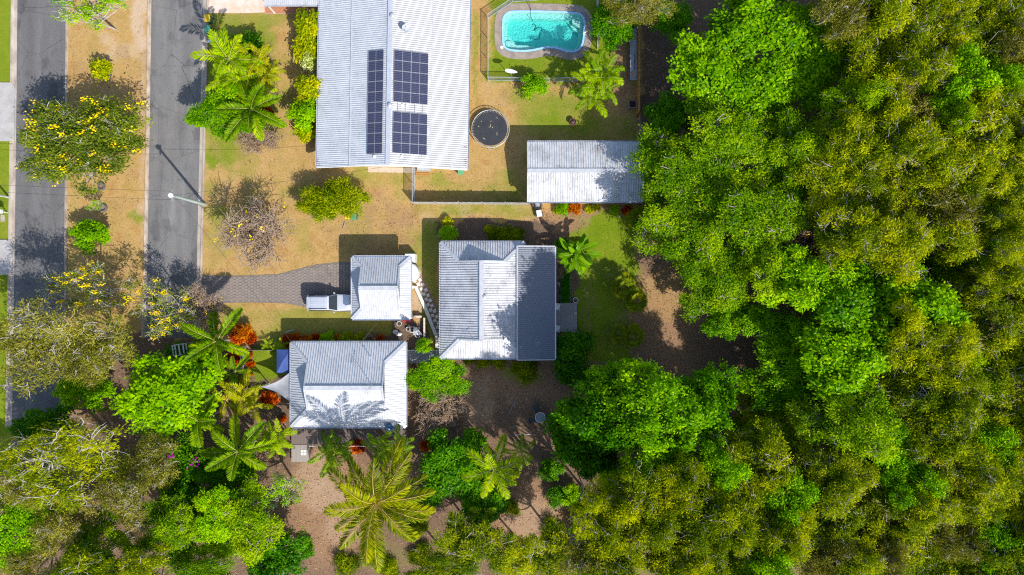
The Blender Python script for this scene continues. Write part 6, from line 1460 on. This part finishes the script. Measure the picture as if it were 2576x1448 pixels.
# banana clump: every leaf a piece
def banana_leaf(seed, L=2.0, w=.26, el=60, bend=75):
    rng = np.random.default_rng(seed); n = 12; th = R(el); p = np.zeros(3); pts = [p.copy()]; tg = []
    for i in range(n):
        t = np.array([math.cos(th), 0, math.sin(th)]); p = p + t*L/n; pts.append(p.copy()); th -= R(bend)/n
    V = []; F_ = []
    for i, q in enumerate(pts):
        f = i/n; ww = 0.02 if f < .18 else w*math.sin(math.pi*min(1, (f-.18)/.82*.93+.07))**.6; ww *= rng.uniform(.93, 1.04)
        V += [q + np.array([0, -ww, ww*.28]), q, q + np.array([0, ww, ww*.28])]
    for i in range(n): k = i*3; F_ += [[k, k+3, k+4, k+1], [k+1, k+4, k+5, k+2]]
    V2, F2 = tubes_arr([(pts[i] + np.array([0, 0, .01]), pts[i+1] + np.array([0, 0, .01]), .028*(1-i/n)+.008, .028*(1-(i+1)/n)+.006) for i in range(n)], 4)
    return fast_mesh('banana_leaf', np.concatenate([np.array(V), V2]), np.concatenate([np.array(F_), F2+len(V)]), [l_ban, rach], np.concatenate([np.full(len(F_), np.clip(rng.normal(.5, .2), 0, 1)), np.full(len(F2), .5)]), np.concatenate([np.zeros(len(F_), int), np.ones(len(F2), int)]))
bl = [banana_leaf(i, 2.0, .27, e, b_) for i, (e, b_) in enumerate(((75, 60), (62, 70), (50, 75), (38, 80), (25, 70), (10, 60)))]
X, Y = P(1445, 640, 2.2); root = thing('banana_clump', 'banana clump with big paddle leaves at patio corner', 'banana plant', (X, Y, 0)); rr = random.Random(31); a = 0
for s_, (dx, dy, hh) in enumerate(((0, 0, 2.3), (.55, .45, 2.0), (-.6, .3, 1.9), (.35, -.6, 1.6), (-.2, -.5, 1.3), (.95, .1, 1.7))):
    mb = MB(); mb.tube([(dx*.7, dy*.7, 0), (dx, dy, hh)], [.12, .08], 8); mb.build('stem', gtrunk, root)
    for i in range(6):
        a += 2.39996; o = link('banana_leaf', bl[i % 6], root, (dx, dy, hh), (0, rr.uniform(-.1, .1), a)); q = rr.uniform(.85, 1.2); o.scale = (q, q, q)
# ------------------------------------------------------------------ uncountable ground detail: leaf litter and grass tufts
rng = np.random.default_rng(77)
N = 170000; x = rng.uniform(-56, 56, N); y = rng.uniform(-31, 31, N); Z = zone_at(x, y); keep = rng.random(N) < (Z[:, 2]*.95 + Z[:, 4]*.35 + Z[:, 0]*.006)
x0r, x1r = P(30, 0)[0], P(166, 0)[0]; x2r, x3r = P(366, 0)[0], P(510, 0)[0]
keep &= ~inside(POOLG, x, y) & ~(((x > x0r) & (x < x1r)) | ((x > x2r) & (x < x3r)) & (y > -5) & (rng.random(N) < .97))
x, y = x[keep], y[keep]; N = len(x); c_ = np.stack([x, y, rng.uniform(.015, .05, N)], -1); n_ = norm(np.array([0, 0, 1.]) + rng.normal(0, .35, (N, 3))); V, F_ = leaf_quads(c_, n_, rng.normal(size=(N, 3)), rng.uniform(.07, .2, N), rng.uniform(.04, .1, N))
o = stuff(link('leaf_litter', fast_mesh('leaf_litter', V, F_, leaf_mat('litter', (.07, .04, .028), (.26, .155, .09), (.58, .42, .27), .1, .8), rng.random(N)))); o['label'] = 'brown fallen leaves scattered on bare ground'; o['category'] = 'leaf litter'
N = 150000; x = rng.uniform(-56, 20, N); y = rng.uniform(-12, 31, N); Z = zone_at(x, y); keep = rng.random(N) < (Z[:, 0]*.55 + Z[:, 1]*.9)
hard = ((x > x0r-.7) & (x < x1r+.4)) | ((x > x2r-.6) & (x < x3r+.7)) | inside(POOLG, x, y) | inside([(pc[0]+(a-pc[0])*1.22, pc[1]+(b_-pc[1])*1.4) for a, b_ in POOL], x, y) | inside(DP, x, y)
for q in ([(-80, 200), (42, 200), (42, 360), (-80, 360)], [(-80, 600), (40, 600), (40, 695), (-80, 695)], [(515, -80), (812, -80), (812, 38), (515, 38)], [(700, 860), (1025, 860), (1025, 1165), (700, 1165)]): hard |= inside([P(*p_) for p_ in q], x, y)
keep &= ~hard; x, y = x[keep], y[keep]; Zk = Z[keep]; N = len(x)
l_ = rng.uniform(.06, .13, N); c_ = np.stack([x, y, l_*.35], -1); d_ = norm(rng.normal(0, .8, (N, 3)) + np.array([0, 0, .6])); n_ = norm(rng.normal(size=(N, 3)) + np.array([0, 0, .5])); V, F_ = leaf_quads(c_, n_, d_, l_, rng.uniform(.025, .05, N))
gt = np.clip(Zk[:, 1]/(Zk[:, 0]+Zk[:, 1]+1e-6) + rng.normal(0, .2, N), 0, 1)
o = stuff(link('grass', fast_mesh('grass', V, F_, leaf_mat('grass_blade', (.46, .30, .12), (.30, .25, .06), (.17, .23, .02), .25, .8), gt))); o['label'] = 'short patchy dry and green lawn grass'; o['category'] = 'grass'
